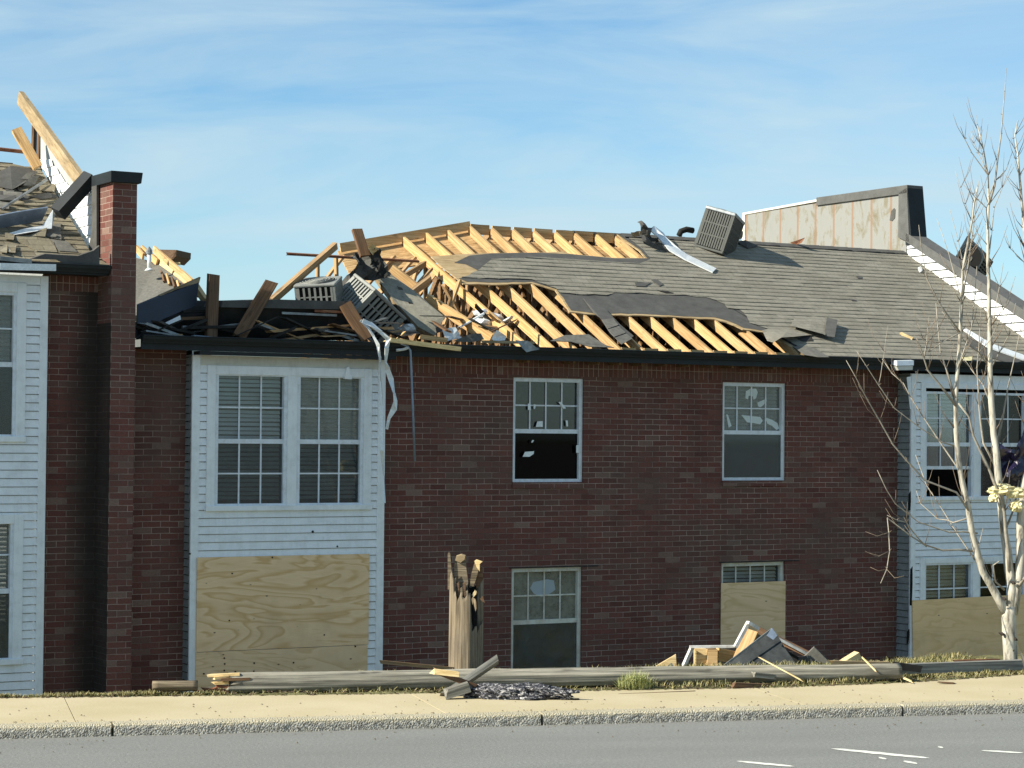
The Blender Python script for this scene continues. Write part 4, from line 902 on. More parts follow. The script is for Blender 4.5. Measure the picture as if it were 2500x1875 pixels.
def blob_px(px, t, th, seed, amp=.05):
    """crumpled sheet with an outline given in the plane t"""
    bm = bmesh.new(); pts = [bp(x, y, t) for x, y in px]; f = bm.faces.new([bm.verts.new(p) for p in pts]); bmesh.ops.triangulate(bm, faces=bm.faces[:])
    for _ in range(3): bmesh.ops.subdivide_edges(bm, edges=[e for e in bm.edges if e.calc_length() > .09], cuts=1, use_grid_fill=False); bmesh.ops.triangulate(bm, faces=bm.faces[:])
    for v in bm.verts: v.co.y += th*(mnoise.noise(v.co*3+Vector((seed, 0, 0)))+.7*mnoise.noise(v.co*8+Vector((0, seed, 0)))); v.co.x += amp*mnoise.noise(v.co*7+Vector((0, 0, seed))); v.co.z += amp*mnoise.noise(v.co*7.7+Vector((seed, seed, 0)))
    m = MB(); m.v = [v.co.copy() for v in bm.verts]; bm.verts.index_update(); m.f = [tuple(v.index for v in f.verts) for f in bm.faces]; bm.free(); return m
tb_ = thing('torn_roofing_bundle', 'crumpled bundle of dark torn roofing standing above the big tilted condenser', 'torn roofing', bp(890, 690, 1.0))
obj('felt', blob_px([(836, 698), (850, 672), (862, 640), (858, 625), (890, 612), (905, 602), (918, 612), (930, 640), (946, 675), (925, 680), (912, 665), (900, 662), (880, 660), (860, 680), (848, 700)], 1.05, .28, 3), FELT, tb_, recalc=False)
obj('felt', blob_px([(905, 608), (922, 618), (948, 678), (930, 676), (915, 650)], .95, .15, 8), CHAR, tb_, recalc=False)
obj('splinters', blob_px([(893, 603), (905, 596), (915, 604), (921, 612), (912, 614), (905, 626)], .9, .1, 5), SPLINT, tb_, recalc=False)
rz_ = random.Random(77)
for k in range(34):
    x = rz_.uniform(350, 960); y = rz_.uniform(790, 826) if x < 870 else rz_.uniform(770, 830); L_ = rz_.uniform(15, 60); an = rz_.uniform(-.5, .5)
    t_ = rz_.uniform(-.28, .05); mt = rz_.choice((CHAR, CHAR, CHAR, BROWN, FELT, METALG, PINE_OLD))
    lumber('torn_layer', bp(x-L_*math.cos(an), y-L_*math.sin(an), t_), bp(x+L_*math.cos(an), y+L_*math.sin(an), t_+rz_.uniform(-.1, .15)), rz_.uniform(.03, .16), rz_.uniform(.01, .04), mt, rub, broken=(.12, .12))
for k in range(20):
    x = rz_.uniform(925, 1240); y = rz_.uniform(770, 838); L_ = rz_.uniform(10, 32); an = rz_.uniform(-.9, .9); t_ = rz_.uniform(.0, .9)
    lumber('torn_layer', bp(x-L_*math.cos(an), y-L_*math.sin(an), t_), bp(x+L_*math.cos(an), y+L_*math.sin(an), t_+rz_.uniform(-.2, .3)), rz_.uniform(.03, .12), rz_.uniform(.012, .03), rz_.choice((PINE, PINE_OLD, BROWN, FELT, METALW, CHAR)), rub, broken=(.1, .1))
# boards and scraps in and along the gutter
loose('splintered_board', 953, 830, 1106, 850, -.54, -.545, .05, .06, SPLINT, 'pale splintered board lying on the gutter right of the white dangling strap', upv=(0, 0, 1), broken=(.12, .12))
loose('roof_board', 1046, 732, 1196, 826, 1.0, .0, .05, .16, PINE, 'wide pale board lying slanted beside the shingled slab, below the rafters', upv=(0, -.5, 1))
loose('roof_board', 958, 660, 1015, 705, 1.9, 1.6, .05, .17, PINE, 'short wide pale board slanting just right of the torn roofing bundle', upv=(0, -.5, 1))
loose('roof_board', 995, 720, 1048, 680, 1.4, 1.6, .05, .09, PINE_OLD, 'short board rising right, crossing the short wide pale board', upv=(0, -.5, 1))
loose('roof_board', 1030, 823, 1085, 830, -.2, -.2, .06, .06, PINE, 'short tan board end lying on the eave under the shingled slab', upv=(0, 0, 1))
loose('roof_board', 1177, 834, 1300, 837, -.3, -.35, .06, .035, TAN, 'thin flat tan board lying along the gutter under the first rafters', upv=(0, 0, 1))
SCR = 'scraps of sheet lying on the eave'
for nm, px, t, mat, lab, cat in (('drywall_scrap', [(1081, 806), (1112, 798), (1128, 826), (1090, 833)], .1, METALW, 'white scrap lying on the eave below the shingled slab', 'scrap'),
                                 ('shingle_scrap', [(1105, 834), (1150, 815), (1175, 812), (1183, 828), (1150, 836)], -.1, FELTLT, 'grey curled shingle piece on the eave left of the pale roll', 'shingle'),
                                 ('paper_roll', [(1200, 826), (1212, 806), (1236, 820), (1232, 832), (1205, 832)], -.2, METALW, 'pale rolled scrap on the eave under the longest rafter', 'scrap'),
                                 ('tin_scrap', [(1256, 830), (1285, 832), (1316, 852), (1282, 859)], -.55, METALG, 'light grey tin sheet bent over the gutter edge', 'sheet'),
                                 ('felt_scrap', [(1063, 800), (1085, 790), (1082, 808), (1068, 815)], .2, FELT, 'dark felt scrap against the lower end of the shingled slab', 'scrap')):
    obj(nm, blob_px(px, t, .05, len(lab), .015), mat, None, recalc=False, label=lab, cat=cat, group=SCR)
for k, (x, y, sz) in enumerate(((1010, 800, .14), (985, 808, .12), (1180, 790, .12), (1175, 765, .10), (1205, 775, .12), (1215, 800, .12))):
    obj('drywall_chunk', crumple(bp(x, y, .6+.1*k), sz*1.3, sz, sz*.6, k, 2), METALW, None, label='white drywall chunk lying inside the broken attic, among other chunks', cat='drywall', group='white drywall chunks in the open attic')

# ------------------------------------------------------------------ condensers
def condenser(name, label, A, ex, ey, ez, dark=False, group='air conditioner condensers thrown onto the roof', nl=9):
    """corner A and three edge vectors in world axes; ez is the unit's own height"""
    A, ex, ey, ez = map(Vector, (A, ex, ey, ez)); P = lambda a, b, c: A+ex*a+ey*b+ez*c
    root = thing(name, label, 'condenser', A, 'W', group); g = ACD if dark else ACG
    def blk(m, a0, a1, b0, b1, c0, c1): m.add([P(a0,b0,c0),P(a1,b0,c0),P(a1,b1,c0),P(a0,b1,c0),P(a0,b0,c1),P(a1,b0,c1),P(a1,b1,c1),P(a0,b1,c1)], [(0,3,2,1),(4,5,6,7),(0,1,5,4),(1,2,6,5),(2,3,7,6),(3,0,4,7)])
    m = MB(); blk(m, .04, .96, .04, .96, .03, .9); obj('coil', m, BLACK, root)
    m = MB()
    for a in (0, .93):
        for b in (0, .93): blk(m, a, a+.07, b, b+.07, .05, .90)
    objs('corner_post', m, g, root)
    m = MB(); blk(m, -.01, 1.01, -.01, 1.01, 0, .06); obj('base_pan', m, g, root, bevel=.01)
    m = MB(); blk(m, -.015, 1.015, -.015, 1.015, .90, .985); obj('top_rim', m, ACG if not dark else METALG, root, bevel=.015)
    for side in range(4):
        m = MB()
        for i in range(nl):
            q = .09+.82*i/(nl-1)-.026
            if side == 0: blk(m, q, q+.052, -.004, .03, .07, .89)
            if side == 1: blk(m, q, q+.052, .97, 1.004, .07, .89)
            if side == 2: blk(m, -.004, .03, q, q+.052, .07, .89)
            if side == 3: blk(m, .97, 1.004, q, q+.052, .07, .89)
        for c in (.33, .61):
            if side == 0: blk(m, .05, .95, -.002, .02, c, c+.03)
            if side == 1: blk(m, .05, .95, .98, 1.002, c, c+.03)
            if side == 2: blk(m, -.002, .02, .05, .95, c, c+.03)
            if side == 3: blk(m, .98, 1.002, .05, .95, c, c+.03)
        obj('louvre_panel', m, g, root)
    m = MB()
    for rr_ in (.14, .22, .30, .38, .45):
        m.tube([P(.5+rr_*math.cos(2*math.pi*k/28), .5+rr_*math.sin(2*math.pi*k/28), .985+.03*(1-(rr_/.5)**2)) for k in range(29)], .006, 5, False)
    for k in range(12): m.tube([P(.5+.1*math.cos(k*math.pi/6), .5+.1*math.sin(k*math.pi/6), 1.01), P(.5+.46*math.cos(k*math.pi/6), .5+.46*math.sin(k*math.pi/6), .985)], .005, 5, False)
    obj('fan_guard', m, g, root)
    m = MB(); m.tube([P(.5, .5, .988), P(.5, .5, 1.015)], .07, 12); obj('fan_hub', m, g, root)
    m = MB(); m.tube([P(.5, .5, .986), P(.5, .5, .989)], ex.length*.43, 24); obj('fan_opening', m, BLACK, root)
    return root
bW = lambda x, y, t: FB @ bp(x, y, t)
A_ = bW(869, 666, .75); e1, e2, e3 = Vector((-.40, 0, -.42)), Vector((.31, -.38, -.24)), Vector((.40, .45, -.37))
condenser('condenser', 'big tilted condenser with pale louvred side facing up beside the shingled slab', A_+e1, e2, e3, -e1, nl=8)
A_ = bW(728, 722, .75); condenser('condenser', 'smaller condenser half hidden behind the black fallen slab, showing a dark grille', A_+Vector((0, .0, -.34)), (.55, -.02, .03), (.06, .5, .14), (-.05, -.12, .48), nl=7)
p_ = RP(*rp(1692, 600)); A_ = FB @ p_
condenser('condenser', 'dark condenser tipped on the roof ridge beside the stained firewall boards', A_+Vector((0, 0, .0)), (.46, -.22, -.15), (.198, .48, -.106), (.23, .06, .69), True, nl=11)
A_ = at(2343, 664, 41.0); condenser('condenser', 'overturned condenser showing its black fan opening behind the right firewall', A_, (.40, .25, -.30), (.30, .1, .52), (-.25, -.50, .12), True)

# ------------------------------------------------------------------ loose things on the main roof
def loose_rp(name, px, mat, label, cat, th=.012, group=None):
    m = MB(); m.prism([RP(*rp(x, y, h), h) for x, y, h in px], RP(0, 0, -th)-RP(0, 0, 0)); return obj(name, m, mat, None, label=label, cat=cat, group=group)
loose_rp('flashing_strip', [(1586, 560, .22), (1597, 551, .25), (1620, 568, .12), (1636, 592, .08), (1680, 622, .05), (1749, 655, .04), (1740, 664, .04), (1673, 633, .05), (1635, 611, .08), (1604, 576, .14)], METALW, 'long bright white flashing strip lying down the roof below the ridge', 'flashing', .02)
ob = thing('torn_roofing_bundle', 'dark twisted roofing debris on the ridge beside the white flashing strip', 'torn roofing', bp(1580, 600, 3.3))
obj('felt', blob_px([(1549, 543), (1556, 540), (1570, 556), (1590, 553), (1600, 566), (1612, 590), (1600, 603), (1580, 596), (1568, 590), (1562, 575), (1572, 563), (1552, 560)], 3.1, .2, 4), FELT, ob, recalc=False)
obj('splinters', blob_px([(1540, 566), (1565, 562), (1570, 572), (1545, 574)], 3.2, .1, 2), TAN, ob, recalc=False)
obj('felt', blob_px([(1565, 575), (1600, 590), (1632, 610), (1618, 617), (1590, 603), (1568, 592)], 2.9, .08, 9), FELT, ob, recalc=False)
m = MB(); m.tube([bp(1658+q[0], 575+q[1], 3.6) for q in ((0, 0), (4, -10), (18, -15), (34, -12))], .05, 8); obj('vent_hose', m, CHAR, None, smooth=True, label='black bent hose on the ridge just left of the tipped condenser', cat='hose')
obj('debris_ball', crumple(bp(1802, 573, 3.6), .09, .09, .09, 3, 2, .2), GREYWOOD, None, label='small grey lump on the ridge right of the tipped condenser', cat='debris')
for k, (px, lab) in enumerate((([(1800, 590, .05), (1820, 586, .10), (1850, 600, .03), (1826, 606, .03)], 'dark shingle scrap on the ridge right of the tipped condenser'), ([(1930, 592, .02), (1965, 580, .2), (1957, 592, .12), (1944, 596, .03)], 'pointed brown scrap standing on the ridge at the stained boards'))):
    loose_rp('shingle_scrap', px, FELT if k == 0 else REDROT, lab, 'shingle', group='scraps on the ridge')
loose_rp('flashing_strip', [(2352, 804, .10), (2360, 802, .12), (2420, 838, .10), (2505, 868, .08), (2500, 878, .06), (2410, 846, .07)], METALW, 'white flashing strip on the lower roof behind the bare tree', 'flashing', .02)
loose_rp('felt_scrap', [(2358, 818, .03), (2405, 846, .04), (2500, 880, .04), (2470, 888, .03), (2395, 865, .03), (2365, 840, .03)], FELT, 'dark felt patch on the lower roof under the white strip behind the tree', 'felt')
loose_rp('small_board', [(2197, 812, .04), (2202, 811, .05), (2230, 824, .04), (2227, 827, .03)], SPLINT, 'short pale stick on the lower roof left of the tree', 'board', .03)
loose_rp('foam_scrap', [(2350, 872, .06), (2375, 870, .06), (2372, 880, .04), (2352, 881, .04)], FOAM, 'yellow scrap on the roof edge behind the tree', 'scrap', .03)
loose_rp('foam_scrap', [(2242, 652, .04), (2248, 650, .05), (2252, 660, .05), (2246, 664, .03)], METALW, 'tiny white scrap on the roof below the right firewall', 'scrap', .03)
bx = thing('siding_scrap', 'white folded siding scrap hooked over the gutter above the right bay', 'siding', bp(2212, 904, -.6))
obj('upper_fold', MB().prism([bp(2190, 881, -.58), bp(2231, 880, -.58), bp(2231, 892, -.6), bp(2190, 893, -.6)], (0, .2, .03)), METALW, bx); obj('lower_fold', MB().prism([bp(2189, 894, -.585), bp(2229, 893, -.585), bp(2228, 903, -.59), bp(2194, 904, -.59)], (0, .10, .0)), CREAM, bx)
# dangling strips
def hang(name, pts, wpx, t, mat, label, cat, rad=None):
    if rad: m = MB().tube([bp(x, y, t) for x, y in pts], rad, 8); return obj(name, m, mat, None, smooth=True, label=label, cat=cat)
    m = MB(); hw = wpx/2/172; P3 = [bp(x, y, t+.03*math.sin(y*.05)) for x, y in pts]; ws = []
    for i in range(len(P3)):
        d = (P3[min(i+1, len(P3)-1)]-P3[max(i-1, 0)]).normalized(); n = d.cross(Vector((0, 1, 0))).normalized(); ws.append(n*hw*(1+.25*math.sin(i*2.1))+Vector((0, .02*math.sin(i*1.7), 0)))
    m.ribbon(P3, ws, .008); return obj(name, m, mat, None, label=label, cat=cat)
hang('metal_strap', [(880, 782), (898, 800), (912, 822), (923, 842), (927, 870), (929, 930), (931, 1000), (932, 1100), (936, 1160), (938, 1228)], 6, -.58, METALW, 'long thin white strap dangling down the corner of the left bay', 'strap')
hang('metal_strap', [(885, 783), (905, 792), (930, 812), (948, 828), (944, 850), (941, 885), (946, 902), (954, 925), (962, 960), (965, 980), (961, 1000), (949, 1022), (944, 1048)], 10, -.62, METALW, 'crumpled white metal strap hanging bent right of the left bay', 'strap')
hang('conduit', [(978, 838), (996, 846), (1002, 856), (1004, 900), (1008, 1000), (1013, 1126)], 6, -.50, METALB, 'thin grey conduit hanging from the gutter over the brick', 'conduit', .016)
obj('light_fixture', MB().prism([bp(x, y, -P-.06) for x, y in ((842, 925), (845, 901), (848, 896), (853, 896), (855, 914), (859, 920), (859, 926))], (0, .05, 0)), TRIM, mid)
obj('bird_spike', MB().tube([bp(968, 855, -.5), bp(985, 853, -.5), bp(996, 849, -.5)], .02, 6), METALW, mid)
# ------------------------------------------------------------------ far damaged building behind the gap
far = thing('apartment_building', 'distant unit with grey roof and white vent pipe seen right of the brick pier', 'building', at(300, 1200, 47), 'W')
obj('wall', MB().box((-11.0, 47.6, -1.5), (-7.35, 54, 5.2)), OLD_SHADE_SIDE, far)
obj('roof', MB().prism([at(315, 770, 46.6), at(478, 770, 46.9), at(478, 716, 47.4), at(428, 676, 48.6), at(384, 640, 50), at(315, 626, 50.4)], (.02, .1, -.12)), FELTLT, far)
obj('roof_sheathing', MB().prism([at(384, 643, 49.9), at(432, 676, 48.5), at(480, 716, 47.3), at(480, 700, 47.6), at(432, 652, 48.8), at(372, 606, 50.2)], (.02, .1, -.1)), SPLINT, far)
for q in ((376, 608, 470, 690, 50, 47.4), (345, 606, 384, 640, 50.4, 49.9), (333, 606, 350, 626, 50.4, 50)): lumber('rafter', at(q[0], q[1], q[4]-.15), at(q[2], q[3], q[5]-.15), .05, .15, PINE, far)
for k in range(6): lumber('rafter', at(395+13*k, 664+8*k, 48.9-.25*k), at(402+13*k, 690+7*k, 48.3-.25*k), .04, .1, PINE if k % 2 else BROWN, far, upv=(0, 1, 0))
obj('vent_pipe', MB().tube([at(365, 660, 48.6), at(364, 618, 48.6)], .05, 10).tube([at(365, 661, 48.6), at(365, 655, 48.6)], [.12, .06], 10), METALW, far, smooth=True)
obj('pipe_cap', MB().tube([at(364, 620, 48.6), at(364, 611, 48.6), at(364, 602, 48.6)], [.075, .07, .01], 10), METALG, far)
obj('roof_vent', MB().prism([at(378, 609, 50.5), at(431, 610, 50.3), at(430, 625, 50.3), at(414, 641, 50.3), at(392, 622, 50.5)], (.2, .9, 0)), BROWN, far)
obj('broken_board', MB().beam(at(416, 643, 50), at(440, 644, 50), .1, .06), SPLINT, far)
# small roof remains left of the stub
loose('roof_board', 478, 700, 500, 733, 1.1, .9, .05, .13, SPLINT, 'pale splintered board end beside the dark blue sheet, left of the brown post')

# ------------------------------------------------------------------ broken utility pole: stump and fallen length
def along(name, mb, p0, p1, mat, parent=None, upv=(0, 0, 1), smooth=True, **kw):
    p0, p1 = Vector(p0), Vector(p1); x = (p1-p0).normalized(); z = Vector(upv); z = (z-x*z.dot(x)).normalized(); y = z.cross(x)
    me = bpy.data.meshes.new(name); me.from_pydata(mb.v, [], mb.f); bm = bmesh.new(); bm.from_mesh(me); bmesh.ops.recalc_face_normals(bm, faces=bm.faces); bm.to_mesh(me); bm.free()
    if smooth: me.polygons.foreach_set('use_smooth', [True]*len(me.polygons))
    me.materials.append(mat); o = bpy.data.objects.new(name, me); COL.objects.link(o)
    m = Matrix((x, y, z)).transposed().to_4x4(); m.translation = p0
    if parent is not None: m.translation = p0-META[parent][0]; o.parent = parent; o.matrix_local = m
    else: o.matrix_world = m
    META[o] = (Vector((0, 0, 0)), 'W'); return tag(o, kw.get('label'), kw.get('cat'), kw.get('group'), kw.get('kind'))
def rough_log(ln, r0, r1, seed, n=60, ns=26, groove=.012, end=None):
    m = MB()
    for i in range(n+1):
        f = i/n
        for j in range(ns):
            a = 2*math.pi*j/ns; r = r0+(r1-r0)*f
            r += groove*mnoise.noise(Vector((math.cos(a)*4+seed, math.sin(a)*4, f*ln*.5)))+groove*.7*mnoise.noise(Vector((math.cos(a)*11+seed, math.sin(a)*11, f*ln*1.3)))
            x = f*ln
            if end and i == 0: x += end*abs(mnoise.noise(Vector((math.cos(a)*2.7, math.sin(a)*2.7, seed+.3))))*1.8
            m.v.append(Vector((x, r*math.cos(a), r*math.sin(a))))
    for i in range(n):
        for j in range(ns): m.f.append((i*ns+j, i*ns+(j+1) % ns, (i+1)*ns+(j+1) % ns, (i+1)*ns+j))
    k = len(m.v); m.v += [Vector((.25 if end else 0, 0, 0)), Vector((ln, 0, 0))]
    for j in range(ns): m.f.append((j, (j+1) % ns, k)); m.f.append((n*ns+j, n*ns+(j+1) % ns, k+1))
    return m
LP0, LP1 = at(545, 1669, 20.98), at(2196, 1640, 22.45)
pole = thing('fallen_utility_pole', 'long grey fallen utility pole lying along the sidewalk with splintered left end', 'pole', LP0-Vector((0, 0, .1)), 'W')
along('shaft', rough_log((LP1-LP0).length, .103, .080, 3, 150, 40, .013, .22), LP0, LP1, GREYWOOD, pole)
r5 = random.Random(8)
for k, (x0, y0, x1, y1, mt) in enumerate(((518, 1649, 585, 1646, SPLINT), (525, 1655, 560, 1652, SPLINT), (505, 1683, 560, 1688, REDROT), (490, 1689, 560, 1692, REDROT), (530, 1668, 590, 1664, SPLINT), (512, 1692, 575, 1697, BROWN), (538, 1676, 600, 1680, REDROT), (500, 1690, 530, 1680, REDROT), (545, 1659, 610, 1657, BROWN))):
    lumber('splinter', at(x0, y0, 20.93-.02*(k % 3)), at(x1, y1, 20.96), .05, .025, mt, pole, broken=(.06, .0))
SY = 22.35; sc_ = at(1138, 1640, SY); SB = Vector((sc_.x, sc_.y, -.05)); sr = .178
st = thing('utility_pole_stump', 'upright stump of the broken utility pole with jagged splintered top', 'pole', SB, 'W')
m = MB(); ns = 56; hs = [0, .25, .5, .7, .85, .95, 1.0]
def ptop(a):
    x = math.cos(a); y = math.sin(a)                    # a measured from +x, front is -y
    j = .10*mnoise.noise(Vector((x*5, y*5, 1)))+.05*mnoise.noise(Vector((x*13, y*13, 2)))
    if x < -.82: return 1.18+j
    if x > .30 and y < .2: return .66+.5*(x-.3)*.2+j
    if y > .1: return 1.10+j*1.5
    return 1.00+j
for h_ in hs:
    for j in range(ns):
        a = 2*math.pi*j/ns; g_ = sr*(1-.06*h_)+.018*mnoise.noise(Vector((math.cos(a)*7, math.sin(a)*7, h_*.6)))+.012*mnoise.noise(Vector((math.cos(a)*17, math.sin(a)*17, h_*.4)))
        m.v.append(Vector((h_*ptop(a), g_*math.cos(a), g_*math.sin(a))))
for j in range(ns):
    a = 2*math.pi*j/ns; m.v.append(Vector((ptop(a)-.12-.06*(j % 3), sr*.62*math.cos(a), sr*.62*math.sin(a))))
n7 = len(hs)
for i in range(n7):
    for j in range(ns): m.f.append((i*ns+j, i*ns+(j+1) % ns, (i+1)*ns+(j+1) % ns, (i+1)*ns+j))
m.f.append(tuple(n7*ns+j for j in range(ns)))
# local X runs up the stump; local Y is world right, local Z is world depth
o_ = along('shaft', m, SB, SB+Vector((0, 0, 1)), POLE, st, upv=(0, 1, 0)); o_.matrix_local = Matrix(((0, 1, 0, 0), (0, 0, 1, 0), (1, 0, 0, 0), (0, 0, 0, 1)))
def spl(px, Y, th, mat, name='splinter'): obj(name, MB().prism([at(x, y, Y) for x, y in px], (0, th, 0)), mat, st)
spl([(1093, 1440), (1093, 1352), (1096, 1348), (1099, 1352), (1103, 1400), (1106, 1440)], SY-.06, .05, POLE)
spl([(1106, 1446), (1110, 1372), (1113, 1360), (1136, 1357), (1138, 1385), (1143, 1420), (1141, 1452), (1135, 1430), (1128, 1455), (1121, 1432), (1114, 1448)], SY-.03, .14, POLE)
spl([(1111, 1368), (1114, 1358), (1127, 1354), (1136, 1357), (1134, 1366), (1124, 1374), (1117, 1371)], SY-.06, .17, TAN)
for k, (x, y) in enumerate(((1110, 1440), (1118, 1450), (1126, 1462), (1133, 1450), (1139, 1470))): spl([(x-3, y-26), (x+3, y-30), (x+4, y), (x, y+16)], SY-.075, .03, BROWN if k % 2 else POLE)
spl([(1146, 1432), (1150, 1404), (1156, 1382), (1160, 1368), (1168, 1370), (1170, 1384), (1164, 1408), (1156, 1432)], SY-.02, .05, POLE)
spl([(1158, 1370), (1164, 1366), (1178, 1371), (1171, 1377), (1171, 1395), (1164, 1386)], SY-.05, .04, SPLINT)
spl([(1163, 1400), (1172, 1382), (1178, 1386), (1181, 1470), (1181, 1620), (1163, 1620)], SY+.04, .10, BROWN)  # right half of the stump, its shadow side put into the brown colour
spl([(1146, 1436), (1166, 1430), (1170, 1470), (1160, 1500), (1147, 1520)], SY+.06, .05, BLACK, 'cavity')
for px in ([(1152, 1452), (1160, 1440), (1163, 1450), (1156, 1458)], [(1172, 1462), (1178, 1455), (1184, 1472), (1176, 1468)]): spl(px, SY-.05, .03, SPLINT if px[0][0] < 1160 else BROWN)

# ------------------------------------------------------------------ wood and rubbish on the verge
VB = 'broken wood pieces on the verge'
def vw(name, x0, y0, x1, y1, Y0, Y1, wd, ht, mat, label, cat='wood', broken=(.08, .08), upv=(0, 0, 1), group=VB):
    return lumber(name, at(x0, y0, Y0), at(x1, y1, Y1), wd, ht, mat, None, 'W', upv, broken, label=label, cat=cat, group=group)
rl = along('short_log', rough_log(.42, .045, .05, 9, 8, 16, .006), at(372, 1674, 20.75), at(478, 1674, 20.85), POLE, label='short rounded timber piece on the grass left of the fallen pole', cat='log')
vw('broken_plank', 1092, 1694, 1203, 1618, 20.9, 21.2, .06, .12, GREYWOOD, 'grey plank propped across the fallen pole just left of the cloth heap', 'plank', upv=(.4, -.6, .6))
vw('broken_plank', 1075, 1643, 1150, 1672, 20.75, 20.8, .07, .05, BROWN, 'brown splintered plank with pale tip, touching the cloth heap', 'plank')
vw('wood_tip', 1066, 1640, 1110, 1645, 20.72, 20.74, .05, .05, SPLINT, 'pale yellow splinter lying on the brown plank', 'splinter', (.1, .05))
vw('bark_chunk', 1095, 1692, 1140, 1678, 20.65, 20.7, .10, .09, GREYWOOD, 'thick grey chunk in the grass left of the cloth heap', 'wood')
vw('long_stick', 940, 1617, 1096, 1632, 21.9, 22.2, .02, .035, PINE_OLD, 'long thin stick leaning from the bay wall toward the stump', 'stick')
vw('dark_board', 1797, 1673, 1878, 1676, 21.75, 21.95, .06, .05, BROWN, 'short dark board at the sidewalk edge below the debris pile', 'board')
vw('bark_chunk', 1850, 1648, 1890, 1652, 22.0, 22.1, .06, .05, GREYWOOD, 'rough wood chunk in the grass right under the grey sheet', 'wood')
vw('thin_stick', 1865, 1611, 1948, 1656, 22.2, 22.0, .012, .012, SPLINT, 'pale thin stick leaning over the pole below the grey sheet', 'stick')
vw('thin_stick', 2155, 1633, 2222, 1662, 22.7, 22.3, .016, .016, SPLINT, 'straight pale stick on the grass near the end of the pole', 'stick')
vw('thin_stick', 2112, 1612, 2130, 1630, 22.4, 22.3, .012, .012, SPLINT, 'tiny upright twig behind the right end of the pole', 'stick')
vw('dark_board', 2040, 1619, 2165, 1621, 22.75, 22.95, .05, .05, TAN, 'thin tan board lying on top behind the right end of the pole', 'board')
vw('thin_branch', 1516, 1695, 1690, 1688, 21.2, 21.45, .012, .014, BROWN, 'dark bent branch on the sidewalk edge under the pale tuft', 'branch')
vw('rotten_log', 2196, 1633, 2510, 1622, 22.9, 23.6, .11, .10, GREYWOOD, 'low grey log continuing behind the grass at the right edge', 'log', (.05, .05))
vw('rotten_chunk', 2196, 1626, 2238, 1632, 22.7, 22.75, .09, .07, CHAR, 'black rotten chunk on the right end of the pole', 'wood')
vw('red_strip', 2340, 1615, 2428, 1613, 23.9, 24.0, .03, .04, REDROT, 'reddish strip of wood in front of the brown plywood by the tree', 'board')
vw('white_stake', 2495, 1604, 2503, 1630, 23.2, 23.2, .02, .02, GREYWOOD, 'pale stake end at the right edge beside the tree trunk', 'stake', upv=(0, 1, 0))
vw('flat_chip', 2302, 1666, 2318, 1667, 22.3, 22.3, .05, .012, BROWN, 'small dark chip lying on the sidewalk below the tree', 'chip')
# cloth heap
def heap():
    hc_ = Vector((at(1265, 1676, 20.72).x, 20.78, .135)); m = crumple(hc_, .41, .15, .10, 4, 5, .38, 7)
    r = random.Random(21)
    for k in range(16):
        cx = r.uniform(-.36, .36); p = []; ph = r.uniform(0, 6); ra = r.uniform(.05, .13)
        for i in range(14):
            a = ph+i*.5; p.append(hc_+Vector((cx+ra*1.5*math.cos(a)+.02*i*r.uniform(-.5, 1), -.05+.08*math.sin(a*.7), .05*math.sin(a)+.03-.08*abs(cx))))
        m.tube(p, .017, 6)
    for v in m.v: v.z = max(v.z, .101)
    return m
obj('cloth_heap', heap(), CLOTH, None, 'W', True, 'crumpled heap of black and white cloth lying at the back of the sidewalk', 'cloth')
# debris pile in front of the plywood window
DP = 'building debris heaped by the boarded window'
def deb(name, px, Y, off, mat, label, cat, fr='W'):
    return obj(name, MB().prism([at(x, y, Y) for x, y in px], off), mat, None, 'W', label=label, cat=cat, group=DP)
gs_ = MB(); pts = [(1760, 1650), (1763, 1627), (1885, 1535), (1897, 1550), (1918, 1585), (1945, 1622), (1950, 1650)]
gs_.prism([at(x, y, 24.6+.003*(1650-y)) for x, y in pts], (0, .012, .005))
sh_ = thing('metal_sheet', 'large dark grey bent metal sheet rising to a point in front of the boarded window', 'sheet', at(1860, 1650, 24.6), 'W')
obj('face', gs_, METALD, sh_); obj('edge', MB().beam(at(1762, 1630, 24.55), at(1884, 1536, 24.8), .015, .022), METALG, sh_); obj('folded_tip', MB().prism([at(1872, 1552, 24.72), at(1885, 1533, 24.78), at(1898, 1551, 24.74), at(1888, 1562, 24.7)], (0, .02, .0)), METALB, sh_)
white_frame_ = white_mat('chipped_white_paint', (.62, .61, .58), (.22, .17, .12), .8, .6, 9)
wf = thing('broken_white_frame', 'broken white painted frame zigzagging up over the wooden blocks', 'frame', at(1700, 1640, 25.0), 'W')
for q in ((1666, 1634, 1690, 1580, .05), (1684, 1579, 1798, 1578, .035), (1795, 1580, 1828, 1518, .05), (1826, 1520, 1852, 1535, .05)): lumber('rail', at(q[0], q[1], 25.0), at(q[2], q[3], 25.05), .05, q[4]*.75, white_frame_, wf)
deb('wood_block', [(1696, 1650), (1696, 1584), (1727, 1586), (1727, 1650)], 25.1, (.0, .15, 0), SPLINT, 'bright upright wooden block under the white frame', 'block')
deb('wood_block', [(1725, 1650), (1729, 1586), (1752, 1587), (1751, 1650)], 25.0, (0, .14, 0), PINE, 'tan wooden block right of the bright block', 'block')
lumber('wood_beam', at(1750, 1597, 25.15), at(1800, 1606, 25.3), .06, .14, PINE, None, 'W', label='tan beam end running right behind the wooden blocks', cat='beam', group=DP)
lumber('leaning_board', at(1805, 1612, 25.2), at(1835, 1540, 25.35), .05, .15, PINE, None, 'W', upv=(1, 0, .4), label='tan board leaning up behind the metal sheet under the frame corner', cat='board', group=DP)
deb('roofing_panel', [(1690, 1650), (1700, 1590), (1795, 1582), (1830, 1535), (1870, 1560), (1960, 1610), (1985, 1650)], 25.6, (0, .05, 0), CHAR, 'black panel at the back of the debris pile', 'panel')
